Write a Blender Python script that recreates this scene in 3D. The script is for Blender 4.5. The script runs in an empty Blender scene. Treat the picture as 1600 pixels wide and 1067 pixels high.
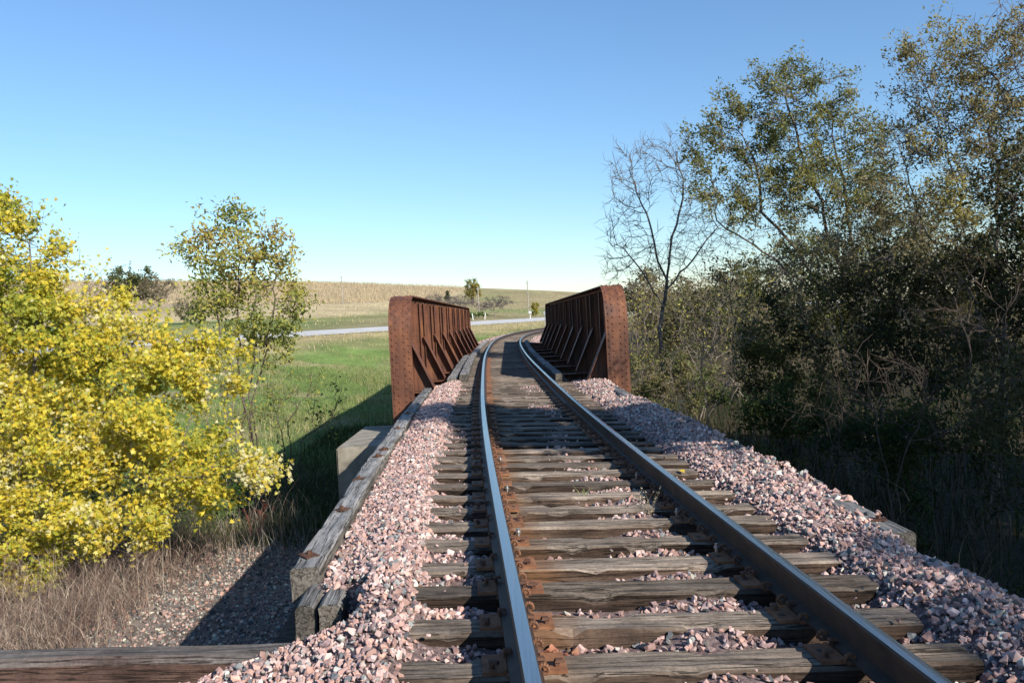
import bpy, math, random
import numpy as np
from mathutils import Vector, Matrix

random.seed(7)
PI = math.pi
sc = bpy.context.scene
col = sc.collection

# ------------------------------------------------------------------ camera
FPX = 1300.0
PITCH = math.atan(39.5 / FPX)
ROLL = math.radians(3.0)
CAM = np.array([0.0, 0.0, 1.35])
_F = np.array([0, math.cos(PITCH), -math.sin(PITCH)])
_R0 = np.array([1.0, 0, 0])
_U0 = np.cross(_R0, _F)
_R = math.cos(ROLL) * _R0 - math.sin(ROLL) * _U0
_U = math.sin(ROLL) * _R0 + math.cos(ROLL) * _U0


def at(px, py, Y):
    """world point at distance Y that the survey of the photograph gives for a pixel"""
    d = _F + _R * ((px - 800) / FPX) + _U * ((533.5 - py) / FPX)
    return CAM + d * (Y / d[1])


cam_d = bpy.data.cameras.new('camera')
cam_d.sensor_width = 36
cam_d.lens = 36 * FPX / 1600
cam_d.clip_start = 0.05
cam_d.clip_end = 9000
cam = bpy.data.objects.new('camera', cam_d)
col.objects.link(cam)
m = Matrix(((_R[0], _U[0], -_F[0], CAM[0]), (_R[1], _U[1], -_F[1], CAM[1]),
            (_R[2], _U[2], -_F[2], CAM[2]), (0, 0, 0, 1)))
cam.matrix_world = m
sc.camera = cam

# ------------------------------------------------------------------ light
SUN = np.array([0.573, -0.655, 0.495])
SUN /= np.linalg.norm(SUN)
w = bpy.data.worlds.new('World')
sc.world = w
w.use_nodes = True
nt = w.node_tree
bg = nt.nodes['Background']
sky = nt.nodes.new('ShaderNodeTexSky')
sky.sky_type = 'NISHITA'
sky.sun_disc = False
sky.sun_elevation = math.asin(SUN[2])
sky.sun_rotation = math.atan2(SUN[0], SUN[1])
sky.altitude = 300
sky.air_density = 1.3
sky.dust_density = 0.0
sky.ozone_density = 7.0
hs = nt.nodes.new('ShaderNodeHueSaturation')
hs.inputs['Saturation'].default_value = 1.0
nt.links.new(sky.outputs[0], hs.inputs['Color'])
nt.links.new(hs.outputs[0], bg.inputs[0])
bg.inputs[1].default_value = 0.118
sd = bpy.data.lights.new('sun', 'SUN')
sd.energy = 5.0
sd.angle = math.radians(0.5)
sd.color = (1.0, 0.945, 0.86)
so = bpy.data.objects.new('sun', sd)
col.objects.link(so)
so.rotation_euler = Vector(tuple(SUN)).to_track_quat('Z', 'Y').to_euler()
sc.view_settings.view_transform = 'Standard'
sc.view_settings.look = 'None'
sc.view_settings.exposure = 0.52
sc.view_settings.gamma = 1
sc.cycles.max_bounces = 6
sc.cycles.diffuse_bounces = 1
sc.cycles.transparent_max_bounces = 4
sc.cycles.use_denoising = True

# ------------------------------------------------------------------ materials


def new_mat(name):
    mt = bpy.data.materials.new(name)
    mt.use_nodes = True
    return mt, mt.node_tree.nodes, mt.node_tree.links, mt.node_tree.nodes['Principled BSDF']


def ramp(nodes, stops):
    r = nodes.new('ShaderNodeValToRGB')
    e = r.color_ramp.elements
    while len(e) < len(stops):
        e.new(0.5)
    for k, (p, c) in enumerate(stops):
        e[k].position = p
        e[k].color = (c[0], c[1], c[2], 1)
    return r


def noise(nodes, links, vec, scale, detail=6, rough=0.6, dist=0.0):
    n = nodes.new('ShaderNodeTexNoise')
    n.inputs['Scale'].default_value = scale
    n.inputs['Detail'].default_value = detail
    n.inputs['Roughness'].default_value = rough
    n.inputs['Distortion'].default_value = dist
    if vec is not None:
        links.new(vec, n.inputs['Vector'])
    return n


def mixc(nodes, links, fac, a, b, mode='MIX'):
    x = nodes.new('ShaderNodeMix')
    x.data_type = 'RGBA'
    x.blend_type = mode
    for sock, v in ((x.inputs[0], fac), (x.inputs[6], a), (x.inputs[7], b)):
        if hasattr(v, 'is_output') or hasattr(v, 'links'):
            links.new(v, sock)
        elif isinstance(v, (int, float)):
            sock.default_value = v
        else:
            sock.default_value = (v[0], v[1], v[2], 1)
    return x.outputs[2]


def maprange(nodes, links, v, a, b, c=0.0, d=1.0):
    x = nodes.new('ShaderNodeMapRange')
    x.inputs[1].default_value = a
    x.inputs[2].default_value = b
    x.inputs[3].default_value = c
    x.inputs[4].default_value = d
    links.new(v, x.inputs[0])
    return x.outputs[0]


def coords(nodes, links, kind='Object', scale=(1, 1, 1), rnd=True):
    tc = nodes.new('ShaderNodeTexCoord')
    mp = nodes.new('ShaderNodeMapping')
    mp.inputs['Scale'].default_value = scale
    links.new(tc.outputs[kind], mp.inputs['Vector'])
    if rnd:
        oi = nodes.new('ShaderNodeObjectInfo')
        mu = nodes.new('ShaderNodeMath')
        mu.operation = 'MULTIPLY'
        mu.inputs[1].default_value = 57.0
        links.new(oi.outputs['Random'], mu.inputs[0])
        links.new(mu.outputs[0], mp.inputs['Location'])
    return mp.outputs[0], tc


def bump(nodes, links, bsdf, h, strength=0.5, distance=0.01):
    b = nodes.new('ShaderNodeBump')
    b.inputs['Strength'].default_value = strength
    b.inputs['Distance'].default_value = distance
    links.new(h, b.inputs['Height'])
    links.new(b.outputs[0], bsdf.inputs['Normal'])


def simple_mat(name, stops, scale=8, rough=0.8, bmp=0.4, bd=0.01, metal=0.0, stretch=(1, 1, 1), kind='Object', detail=6, rnd=True, spec=0.3):
    mt, N, L, B = new_mat(name)
    v, _ = coords(N, L, kind, stretch, rnd)
    n = noise(N, L, v, scale, detail)
    r = ramp(N, stops)
    L.new(n.outputs[0], r.inputs[0])
    L.new(r.outputs[0], B.inputs['Base Color'])
    B.inputs['Roughness'].default_value = rough
    B.inputs['Metallic'].default_value = metal
    B.inputs['Specular IOR Level'].default_value = spec
    if bmp:
        n2 = noise(N, L, v, scale * 4, 5)
        bump(N, L, B, n2.outputs[0], bmp, bd)
    return mt


def wood_mat(name, top_dark, top_light, side_dark, side_light, rust=False, axis=0, crack=0.9):
    """weathered timber: bleached upper face, darker creosoted sides, grain and checks along its length"""
    mt, N, L, B = new_mat(name)
    s = [46, 46, 46]
    s[axis] = 4.5
    v, tc = coords(N, L, 'Object', tuple(s))
    n = noise(N, L, v, 1.0, 10, 0.72, 0.35)
    s2 = [20, 20, 20]
    s2[axis] = 0.6
    v2, _ = coords(N, L, 'Object', tuple(s2))
    n2 = noise(N, L, v2, 1.2, 6, 0.6, 0.3)
    v3, _ = coords(N, L, 'Object', (1, 1, 1))
    n3 = noise(N, L, v3, 2.2, 5, 0.6)
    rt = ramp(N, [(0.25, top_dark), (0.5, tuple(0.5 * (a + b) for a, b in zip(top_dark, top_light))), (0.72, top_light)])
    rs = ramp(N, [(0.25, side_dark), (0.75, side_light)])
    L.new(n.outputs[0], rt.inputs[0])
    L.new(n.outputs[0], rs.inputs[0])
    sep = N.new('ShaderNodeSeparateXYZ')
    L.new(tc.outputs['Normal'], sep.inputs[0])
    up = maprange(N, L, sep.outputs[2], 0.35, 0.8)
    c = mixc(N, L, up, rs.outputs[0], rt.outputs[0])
    n5 = noise(N, L, v3, 55, 6, 0.75)
    c = mixc(N, L, 1.0, c, maprange(N, L, n5.outputs[0], 0.3, 0.7, 0.68, 1.32), 'MULTIPLY')
    # large blotches
    bl = maprange(N, L, n3.outputs[0], 0.35, 0.65, 0.62, 1.25)
    c = mixc(N, L, 1.0, c, bl, 'MULTIPLY')
    # drying checks
    ck = N.new('ShaderNodeMath')
    ck.operation = 'ABSOLUTE'
    sb = N.new('ShaderNodeMath')
    sb.operation = 'SUBTRACT'
    sb.inputs[1].default_value = 0.5
    L.new(n2.outputs[0], sb.inputs[0])
    L.new(sb.outputs[0], ck.inputs[0])
    cm = maprange(N, L, ck.outputs[0], 0.0, 0.02, crack, 0.0)
    c = mixc(N, L, cm, c, (0.018, 0.013, 0.01))
    if rust:
        sx = N.new('ShaderNodeSeparateXYZ')
        L.new(tc.outputs['Object'], sx.inputs[0])
        a = N.new('ShaderNodeMath')
        a.operation = 'ADD'
        a.inputs[1].default_value = 0.585
        L.new(sx.outputs[0], a.inputs[0])
        ab = N.new('ShaderNodeMath')
        ab.operation = 'ABSOLUTE'
        L.new(a.outputs[0], ab.inputs[0])
        n4 = noise(N, L, v3, 6, 5, 0.7)
        ad = N.new('ShaderNodeMath')
        ad.operation = 'MULTIPLY_ADD'
        ad.inputs[1].default_value = -0.36
        L.new(n4.outputs[0], ad.inputs[0])
        L.new(ab.outputs[0], ad.inputs[2])
        rm = maprange(N, L, ad.outputs[0], -0.14, 0.02, 0.8, 0.0)
        o2 = N.new('ShaderNodeObjectInfo')
        rv_ = maprange(N, L, o2.outputs['Random'], 0.15, 1.0, 0.0, 0.9)
        mr = N.new('ShaderNodeMath')
        mr.operation = 'MULTIPLY'
        L.new(rm, mr.inputs[0])
        L.new(rv_, mr.inputs[1])
        c = mixc(N, L, mr.outputs[0], c, (0.17, 0.085, 0.04))
    # per-timber tone
    oi = N.new('ShaderNodeObjectInfo')
    tone = maprange(N, L, oi.outputs['Random'], 0, 1, 0.6, 1.25)
    c = mixc(N, L, 1.0, c, tone, 'MULTIPLY')
    L.new(c, B.inputs['Base Color'])
    B.inputs['Roughness'].default_value = 0.85
    B.inputs['Specular IOR Level'].default_value = 0.2
    h = N.new('ShaderNodeMath')
    h.operation = 'MULTIPLY_ADD'
    h.inputs[1].default_value = -0.8
    L.new(cm, h.inputs[0])
    L.new(n.outputs[0], h.inputs[2])
    bump(N, L, B, h.outputs[0], 0.9, 0.012)
    return mt


def attr_mat(name, rough=0.85, nscale=30, lo=0.7, hi=1.3, transl=0.0, spec=0.2, bmp=0.3, bd=0.004, kind='Object'):
    """colour of each piece from the mesh attribute 'col', broken up by a little noise"""
    mt, N, L, B = new_mat(name)
    a = N.new('ShaderNodeAttribute')
    a.attribute_name = 'col'
    c = a.outputs['Color']
    if nscale:
        v, _ = coords(N, L, kind, (1, 1, 1), False)
        n = noise(N, L, v, nscale, 5, 0.65)
        f = maprange(N, L, n.outputs[0], 0.3, 0.7, lo, hi)
        c = mixc(N, L, 1.0, c, f, 'MULTIPLY')
        if bmp:
            bump(N, L, B, n.outputs[0], bmp, bd)
    L.new(c, B.inputs['Base Color'])
    B.inputs['Roughness'].default_value = rough
    B.inputs['Specular IOR Level'].default_value = spec
    if transl:
        t = N.new('ShaderNodeBsdfTranslucent')
        L.new(c, t.inputs['Color'])
        mx = N.new('ShaderNodeMixShader')
        mx.inputs[0].default_value = transl
        L.new(B.outputs[0], mx.inputs[1])
        L.new(t.outputs[0], mx.inputs[2])
        L.new(mx.outputs[0], N['Material Output'].inputs['Surface'])
    return mt


M = {}
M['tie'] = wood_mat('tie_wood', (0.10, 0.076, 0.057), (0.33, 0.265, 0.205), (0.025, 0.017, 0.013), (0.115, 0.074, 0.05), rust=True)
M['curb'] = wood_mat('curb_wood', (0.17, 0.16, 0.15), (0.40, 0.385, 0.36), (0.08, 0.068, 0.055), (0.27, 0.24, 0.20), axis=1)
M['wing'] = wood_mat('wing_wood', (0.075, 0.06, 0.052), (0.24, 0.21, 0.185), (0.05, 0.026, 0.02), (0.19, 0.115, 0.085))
M['pile'] = simple_mat('pile_wood', [(0.3, (0.03, 0.022, 0.017)), (0.7, (0.11, 0.085, 0.065))], 3, 0.9, 0.6, 0.02, stretch=(8, 8, 1))
M['rail_side'] = simple_mat('rail_side', [(0.3, (0.03, 0.022, 0.018)), (0.62, (0.075, 0.045, 0.03)), (0.8, (0.16, 0.07, 0.035))], 5, 0.6, 0.2, 0.002, 0.2)
mt, N, L, B = new_mat('rail_top')
v, _ = coords(N, L, 'Object', (90, 0.6, 90), False)
n = noise(N, L, v, 1, 4)
r = ramp(N, [(0.3, (0.52, 0.46, 0.40)), (0.7, (0.70, 0.63, 0.56))])
L.new(n.outputs[0], r.inputs[0])
L.new(r.outputs[0], B.inputs['Base Color'])
L.new(maprange(N, L, n.outputs[0], 0.3, 0.7, 0.22, 0.36), B.inputs['Roughness'])
B.inputs['Metallic'].default_value = 1
M['rail_top'] = mt
M['plate'] = simple_mat('plate_rust', [(0.3, (0.13, 0.055, 0.03)), (0.55, (0.26, 0.115, 0.055)), (0.8, (0.34, 0.17, 0.09))], 12, 0.8, 0.4, 0.003, 0.1)
M['spike'] = simple_mat('spike_rust', [(0.3, (0.05, 0.025, 0.018)), (0.7, (0.17, 0.08, 0.045))], 20, 0.75, 0.3, 0.003, 0.2)
M['anchor'] = simple_mat('anchor_rust', [(0.3, (0.09, 0.045, 0.028)), (0.7, (0.25, 0.115, 0.06))], 20, 0.75, 0.3, 0.003, 0.1)
M['bolt'] = simple_mat('bolt_zinc', [(0.3, (0.35, 0.34, 0.32)), (0.7, (0.6, 0.59, 0.56))], 20, 0.4, 0.1, 0.002, 0.9)


def rust_mat(name):
    mt, N, L, B = new_mat(name)
    v, tc = coords(N, L, 'Object', (1, 1, 1), False)
    n = noise(N, L, v, 1.6, 8, 0.62)
    v2, _ = coords(N, L, 'Object', (6, 6, 0.7), False)
    n2 = noise(N, L, v2, 1.5, 6, 0.6)
    n3 = noise(N, L, v, 40, 5, 0.7)
    r = ramp(N, [(0.34, (0.05, 0.023, 0.015)), (0.45, (0.115, 0.046, 0.026)), (0.56, (0.175, 0.068, 0.034)), (0.68, (0.26, 0.115, 0.05))])
    ad = N.new('ShaderNodeMath')
    ad.operation = 'MULTIPLY_ADD'
    ad.inputs[1].default_value = 0.55
    L.new(n2.outputs[0], ad.inputs[0])
    s = N.new('ShaderNodeMath')
    s.operation = 'MULTIPLY'
    s.inputs[1].default_value = 0.47
    L.new(n.outputs[0], s.inputs[0])
    L.new(s.outputs[0], ad.inputs[2])
    L.new(ad.outputs[0], r.inputs[0])
    v4, _ = coords(N, L, 'Object', (3.5, 3.5, 0.35), False)
    n6 = noise(N, L, v4, 1.2, 7, 0.7)
    st_ = maprange(N, L, n6.outputs[0], 0.5, 0.68, 1.0, 0.5)
    f = maprange(N, L, n3.outputs[0], 0.3, 0.7, 0.75, 1.2)
    f2 = N.new('ShaderNodeMath')
    f2.operation = 'MULTIPLY'
    L.new(f, f2.inputs[0])
    L.new(st_, f2.inputs[1])
    f = f2.outputs[0]
    c = mixc(N, L, 1.0, r.outputs[0], f, 'MULTIPLY')
    L.new(c, B.inputs['Base Color'])
    L.new(maprange(N, L, n.outputs[0], 0.3, 0.7, 0.5, 0.8), B.inputs['Roughness'])
    B.inputs['Specular IOR Level'].default_value = 0.35
    bump(N, L, B, n3.outputs[0], 0.25, 0.004)
    return mt


M['rust'] = rust_mat('girder_rust')
M['stone'] = attr_mat('ballast_stone', 0.85, 28, 0.75, 1.25, bmp=0.35, bd=0.006)
M['bed'] = simple_mat('ballast_fines', [(0.3, (0.09, 0.065, 0.06)), (0.5, (0.24, 0.165, 0.15)), (0.7, (0.40, 0.29, 0.265))], 35, 0.95, 0.9, 0.02, rnd=False)
M['concrete'] = simple_mat('concrete', [(0.3, (0.15, 0.13, 0.10)), (0.5, (0.27, 0.24, 0.19)), (0.72, (0.37, 0.33, 0.27))], 3, 0.9, 0.3, 0.01, rnd=False, detail=9)
M['asphalt'] = simple_mat('asphalt', [(0.3, (0.46, 0.44, 0.41)), (0.7, (0.58, 0.555, 0.52))], 0.7, 0.9, 0.0, rnd=False)
M['leaf'] = attr_mat('leaf', 0.5, 0, transl=0.5, spec=0.35)
M['stalk'] = attr_mat('stalk', 0.8, 0, transl=0.15, spec=0.15)
M['bark_grey'] = simple_mat('bark_grey', [(0.3, (0.07, 0.06, 0.05)), (0.7, (0.25, 0.215, 0.18))], 6, 0.9, 0.7, 0.02, stretch=(3, 3, 0.8), rnd=False)
M['bark_brown'] = simple_mat('bark_brown', [(0.3, (0.05, 0.035, 0.026)), (0.7, (0.17, 0.125, 0.095))], 6, 0.9, 0.7, 0.02, stretch=(3, 3, 0.8), rnd=False)
M['bark_pale'] = simple_mat('bark_pale', [(0.3, (0.12, 0.095, 0.075)), (0.7, (0.30, 0.25, 0.20))], 6, 0.9, 0.5, 0.02, stretch=(3, 3, 0.8), rnd=False)
M['bark_mauve'] = simple_mat('bark_mauve', [(0.3, (0.10, 0.08, 0.078)), (0.7, (0.21, 0.17, 0.16))], 6, 0.9, 0.3, 0.02, rnd=False)
M['grey_metal'] = simple_mat('grey_metal', [(0.3, (0.30, 0.31, 0.31)), (0.7, (0.42, 0.43, 0.43))], 8, 0.5, 0.1, 0.002, 0.5)
M['pole_wood'] = simple_mat('pole_wood', [(0.3, (0.24, 0.21, 0.18)), (0.7, (0.4, 0.36, 0.31))], 6, 0.9, 0.2, 0.01)
M['white_paint'] = simple_mat('white_paint', [(0.3, (0.62, 0.62, 0.6)), (0.7, (0.78, 0.78, 0.76))], 6, 0.6, 0.05, 0.005)
M['yellow_paint'] = simple_mat('yellow_paint', [(0.3, (0.55, 0.38, 0.04)), (0.7, (0.7, 0.5, 0.06))], 6, 0.5, 0.05, 0.005)
M['dark'] = simple_mat('dark_steel', [(0.3, (0.03, 0.025, 0.022)), (0.7, (0.07, 0.05, 0.04))], 6, 0.7, 0.1, 0.005)
mt, N, L, B = new_mat('creek_water')
B.inputs['Base Color'].default_value = (0.06, 0.075, 0.07, 1)
B.inputs['Roughness'].default_value = 0.06
v, _ = coords(N, L, 'Object', (1, 1, 1), False)
n = noise(N, L, v, 3, 3)
bump(N, L, B, n.outputs[0], 0.12, 0.03)
M['water'] = mt

mt, N, L, B = new_mat('ground_cover')
a = N.new('ShaderNodeAttribute')
a.attribute_name = 'col'
v, _ = coords(N, L, 'Object', (1, 1, 1), False)
n = noise(N, L, v, 0.35, 8, 0.65)
n2 = noise(N, L, v, 4, 8, 0.75)
n3 = noise(N, L, v, 0.06, 5, 0.6)
c = mixc(N, L, 1.0, a.outputs['Color'], maprange(N, L, n.outputs[0], 0.3, 0.7, 0.72, 1.28), 'MULTIPLY')
c = mixc(N, L, 1.0, c, maprange(N, L, n2.outputs[0], 0.3, 0.7, 0.55, 1.45), 'MULTIPLY')
c = mixc(N, L, 1.0, c, maprange(N, L, n3.outputs[0], 0.35, 0.65, 0.85, 1.15), 'MULTIPLY')
L.new(c, B.inputs['Base Color'])
B.inputs['Roughness'].default_value = 0.95
B.inputs['Specular IOR Level'].default_value = 0.1
bump(N, L, B, n2.outputs[0], 0.7, 0.12)
M['ground'] = mt

# ------------------------------------------------------------------ mesh helpers


def mesh_np(name, V, F, mats, C=None, mi=None, smooth=False):
    """V (n,3); F list of int arrays (m,k); C (n,3) vertex colours; mi list of material indices per face"""
    me = bpy.data.meshes.new(name)
    V = np.asarray(V, dtype=np.float32)
    Fs = [np.asarray(f, dtype=np.int32) for f in F if len(f)]
    loops = np.concatenate([f.ravel() for f in Fs])
    sizes = np.concatenate([np.full(len(f), f.shape[1], dtype=np.int32) for f in Fs])
    starts = np.concatenate([[0], np.cumsum(sizes)[:-1]]).astype(np.int32)
    me.vertices.add(len(V))
    me.vertices.foreach_set('co', V.ravel())
    me.loops.add(len(loops))
    me.loops.foreach_set('vertex_index', loops)
    me.polygons.add(len(sizes))
    me.polygons.foreach_set('loop_start', starts)
    me.polygons.foreach_set('loop_total', sizes)
    if mi is not None:
        me.polygons.foreach_set('material_index', np.asarray(mi, dtype=np.int32))
    me.polygons.foreach_set('use_smooth', np.full(len(sizes), bool(smooth)))
    if C is not None:
        at_ = me.attributes.new('col', 'FLOAT_COLOR', 'POINT')
        c4 = np.ones((len(V), 4), dtype=np.float32)
        c4[:, :3] = C
        at_.data.foreach_set('color', c4.ravel())
    for mm in (mats if isinstance(mats, (list, tuple)) else [mats]):
        me.materials.append(mm)
    me.update(calc_edges=True)
    me.validate()
    return me


def obj(name, me, parent=None, loc=None, rot=None):
    o = bpy.data.objects.new(name, me)
    col.objects.link(o)
    if parent is not None:
        o.parent = parent
    if loc is not None:
        o.location = tuple(float(x) for x in loc)
    if rot is not None:
        o.rotation_euler = rot
    return o


def tag(o, label, cat, group=None):
    o['label'] = label
    o['category'] = cat
    if group:
        o['group'] = group
    return o


def struct(o):
    o['kind'] = 'structure'
    return o


class MB:
    """collects shapes for one mesh"""

    def __init__(s):
        s.V, s.F3, s.F4, s.FN = [], [], [], []
        s.n = 0

    def add(s, V, F):
        V = np.asarray(V, float)
        for f in F:
            f = [int(i) + s.n for i in f]
            (s.F3 if len(f) == 3 else s.F4 if len(f) == 4 else s.FN).append(f)
        s.V.append(V)
        s.n += len(V)

    def box(s, c, d, R=None, taper=None):
        x, y, z = d[0] / 2, d[1] / 2, d[2] / 2
        V = np.array([(-x, -y, -z), (x, -y, -z), (x, y, -z), (-x, y, -z), (-x, -y, z), (x, -y, z), (x, y, z), (-x, y, z)], float)
        if taper:
            V[4:, :2] *= taper
        if R is not None:
            V = V @ np.asarray(R).T
        s.add(V + np.asarray(c, float), [(0, 3, 2, 1), (4, 5, 6, 7), (0, 1, 5, 4), (1, 2, 6, 5), (2, 3, 7, 6), (3, 0, 4, 7)])

    def cyl(s, a, b, r0, r1=None, n=10, caps=True):
        r1 = r0 if r1 is None else r1
        a, b = np.asarray(a, float), np.asarray(b, float)
        d = b - a
        d /= np.linalg.norm(d)
        t = np.array([0, 0, 1.0]) if abs(d[2]) < 0.9 else np.array([1.0, 0, 0])
        u = np.cross(d, t)
        u /= np.linalg.norm(u)
        v_ = np.cross(d, u)
        th = np.arange(n) * 2 * PI / n
        ring = np.cos(th)[:, None] * u + np.sin(th)[:, None] * v_
        V = np.vstack([a + ring * r0, b + ring * r1])
        F = [(i, (i + 1) % n, n + (i + 1) % n, n + i) for i in range(n)]
        if caps:
            F += [tuple(range(n - 1, -1, -1)), tuple(range(n, 2 * n))]
        s.add(V, F)

    def dome(s, c, nrm, r, n=8):
        nrm = np.asarray(nrm, float)
        nrm = nrm / np.linalg.norm(nrm)
        t = np.array([0, 0, 1.0]) if abs(nrm[2]) < 0.9 else np.array([1.0, 0, 0])
        u = np.cross(nrm, t)
        u /= np.linalg.norm(u)
        v_ = np.cross(nrm, u)
        th = np.arange(n) * 2 * PI / n
        ring = np.cos(th)[:, None] * u + np.sin(th)[:, None] * v_
        c = np.asarray(c, float)
        V = np.vstack([c + ring * r, c + ring * r * 0.72 + nrm * r * 0.52, [c + nrm * r * 0.75]])
        F = [(i, (i + 1) % n, n + (i + 1) % n, n + i) for i in range(n)] + [(n + i, n + (i + 1) % n, 2 * n) for i in range(n)]
        s.add(V, F)

    def prism(s, P, axis, a, b):
        """polygon P (list of 2D) extruded along axis 0/1/2 from a to b; P gives the other two coords in order"""
        n = len(P)
        V = []
        for t in (a, b):
            for p in P:
                q = [0, 0, 0]
                o_ = [i for i in range(3) if i != axis]
                q[axis] = t
                q[o_[0]], q[o_[1]] = p
                V.append(q)
        F = [(i, (i + 1) % n, n + (i + 1) % n, n + i) for i in range(n)] + [tuple(range(n - 1, -1, -1)), tuple(range(n, 2 * n))]
        s.add(V, F)

    def mesh(s, name, mats, smooth=False):
        V = np.vstack(s.V)
        me = bpy.data.meshes.new(name)
        me.from_pydata(V.tolist(), [], s.F3 + s.F4 + s.FN)
        for mm in (mats if isinstance(mats, (list, tuple)) else [mats]):
            me.materials.append(mm)
        import bmesh
        b = bmesh.new()
        b.from_mesh(me)
        bmesh.ops.recalc_face_normals(b, faces=b.faces)
        b.to_mesh(me)
        b.free()
        me.polygons.foreach_set('use_smooth', np.full(len(me.polygons), bool(smooth)))
        me.update()
        return me

    def build(s, name, mats, parent=None, smooth=False, loc=None, rot=None):
        return obj(name, s.mesh(name, mats, smooth), parent, loc, rot)


def empty(name, loc=(0, 0, 0), rot=(0, 0, 0)):
    o = bpy.data.objects.new(name, None)
    o.empty_display_size = 0.2
    col.objects.link(o)
    o.location = tuple(float(x) for x in loc)
    o.rotation_euler = rot
    return o


def copy_tree(o, parent=None):
    c = o.copy()
    col.objects.link(c)
    c.parent = parent
    for ch in list(o.children):
        copy_tree(ch, c)
    return c


def vnoise(x, y, seed=0, f=1.0):
    """cheap smooth noise, about -1..1"""
    rs = np.random.RandomState(seed)
    out = 0
    for k in range(6):
        th = rs.uniform(0, 2 * PI)
        q = f * rs.uniform(0.6, 2.2)
        out = out + np.sin((x * np.cos(th) + y * np.sin(th)) * q + rs.uniform(0, 6.28))
    return out / 3.2


def rough_timber(name, L, W, H, mat, axis=0, nl=26, seed=0, amp=0.006, chip=0.02, bevel=0.018, sag=0.0):
    """a sawn timber with worn, uneven arrises; top face at z=0, length along axis, centred"""
    rs = np.random.RandomState(seed)
    b = bevel
    prof = []
    for (a0, b0, a1, b1, k) in ((-W / 2, -H, W / 2, -H, 5), (W / 2, -H, W / 2, -b, 4), (W / 2, -b, W / 2 - b, 0, 1), (W / 2 - b, 0, -W / 2 + b, 0, 6), (-W / 2 + b, 0, -W / 2, -b, 1), (-W / 2, -b, -W / 2, -H, 4)):
        for q in range(k):
            t = q / k
            prof.append((a0 + (a1 - a0) * t, b0 + (b1 - b0) * t))
    prof = np.array(prof)
    n = len(prof)
    xs = np.linspace(-L / 2, L / 2, nl)
    V = np.zeros((nl, n, 3))
    for i, x in enumerate(xs):
        p = prof.copy()
        p[:, 0] += amp * vnoise(x * 1.0 + np.zeros(n), prof[:, 1] * 30, seed + 1, 3.0)
        p[:, 1] += amp * vnoise(x * 1.0 + np.zeros(n), prof[:, 0] * 30, seed + 2, 3.0)
        # chipped upper arrises
        c1 = max(0, vnoise(np.array(x), np.array(0.0), seed + 3, 11.0) - 0.35) * chip * 2
        c2 = max(0, vnoise(np.array(x), np.array(9.0), seed + 4, 11.0) - 0.35) * chip * 2
        up = np.clip((p[:, 1] + H * 0.45) / (H * 0.45), 0, 1)
        p[:, 1] -= up * (c1 * np.clip(p[:, 0] / (W / 2), 0, 1) ** 3 + c2 * np.clip(-p[:, 0] / (W / 2), 0, 1) ** 3)
        e = min(i, nl - 1 - i)
        if e == 0:
            p *= np.array([0.96, 0.97])
            x = x + rs.uniform(-0.006, 0.006)
        V[i, :, 0] = x
        if e == 0:
            V[i, :, 0] += rs.uniform(-0.006, 0.006, n)
        V[i, :, 1] = p[:, 0]
        V[i, :, 2] = p[:, 1] - sag * (1 - (2 * x / L) ** 2)
    V = V.reshape(-1, 3)
    if axis == 1:
        V = np.stack([-V[:, 1], V[:, 0], V[:, 2]], 1)
    idx = np.arange(nl * n).reshape(nl, n)
    a = idx[:-1]
    b_ = idx[1:]
    Q = np.stack([a, b_, np.roll(b_, -1, 1), np.roll(a, -1, 1)], -1).reshape(-1, 4)
    caps0 = idx[0][None, :]
    caps1 = idx[-1][::-1][None, :]
    me = mesh_np(name, V, [Q, caps0, caps1], mat)
    return me


# ------------------------------------------------------------------ track survey
_ty = np.array([-14., -6., 2.93, 4.906, 7.58, 13.78, 18.2, 26.75, 34.8, 46.7, 60., 70., 80., 95., 110.])
_tx = np.array([2.02, 1.36, 0.747, 0.628, 0.476, 0.195, 0.049, -0.186, -0.303, -0.27, 0.35, 1.5, 3.3, 7.0, 11.7])


def _spline(x, y):
    n = len(x)
    h = np.diff(x)
    A = np.zeros((n, n))
    r_ = np.zeros(n)
    A[0, 0] = A[-1, -1] = 1
    for i in range(1, n - 1):
        A[i, i - 1], A[i, i], A[i, i + 1] = h[i - 1], 2 * (h[i - 1] + h[i]), h[i]
        r_[i] = 6 * ((y[i + 1] - y[i]) / h[i] - (y[i] - y[i - 1]) / h[i - 1])
    return np.linalg.solve(A, r_)


_tm = _spline(_ty, _tx)


def cx(Y):
    Y = np.asarray(Y, float)
    i = np.clip(np.searchsorted(_ty, Y) - 1, 0, len(_ty) - 2)
    h = _ty[i + 1] - _ty[i]
    a = (_ty[i + 1] - Y) / h
    b = (Y - _ty[i]) / h
    return a * _tx[i] + b * _tx[i + 1] + ((a ** 3 - a) * _tm[i] + (b ** 3 - b) * _tm[i + 1]) * h * h / 6


def dcx(Y):
    return (cx(np.asarray(Y) + 0.05) - cx(np.asarray(Y) - 0.05)) / 0.1


CANT = math.radians(2.6)
TC = math.tan(CANT)
GAUGE = 1.462
TIE_Z = -0.185


def track_pt(Y, o, z=0.0):
    """point beside the track: station Y, offset o to the right, height z over the canted rail plane"""
    Y = np.asarray(Y, float)
    s = dcx(Y)
    k = 1 / np.sqrt(1 + s * s)
    return np.stack([cx(Y) + o * k, Y - o * s * k, z - o * TC + 0 * Y], -1)


# ------------------------------------------------------------------ terrain
RA = np.array([-23.0, 76.0])
RD = np.array([0.583, 0.812])


def road_d(X, Y):
    base = (X - RA[0]) * 0.812 - (Y - RA[1]) * 0.583
    t = (X - RA[0]) * 0.583 + (Y - RA[1]) * 0.812
    return base - 0.0009 * t * t * np.where(t < 0, 1.0, 0.35)


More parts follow.
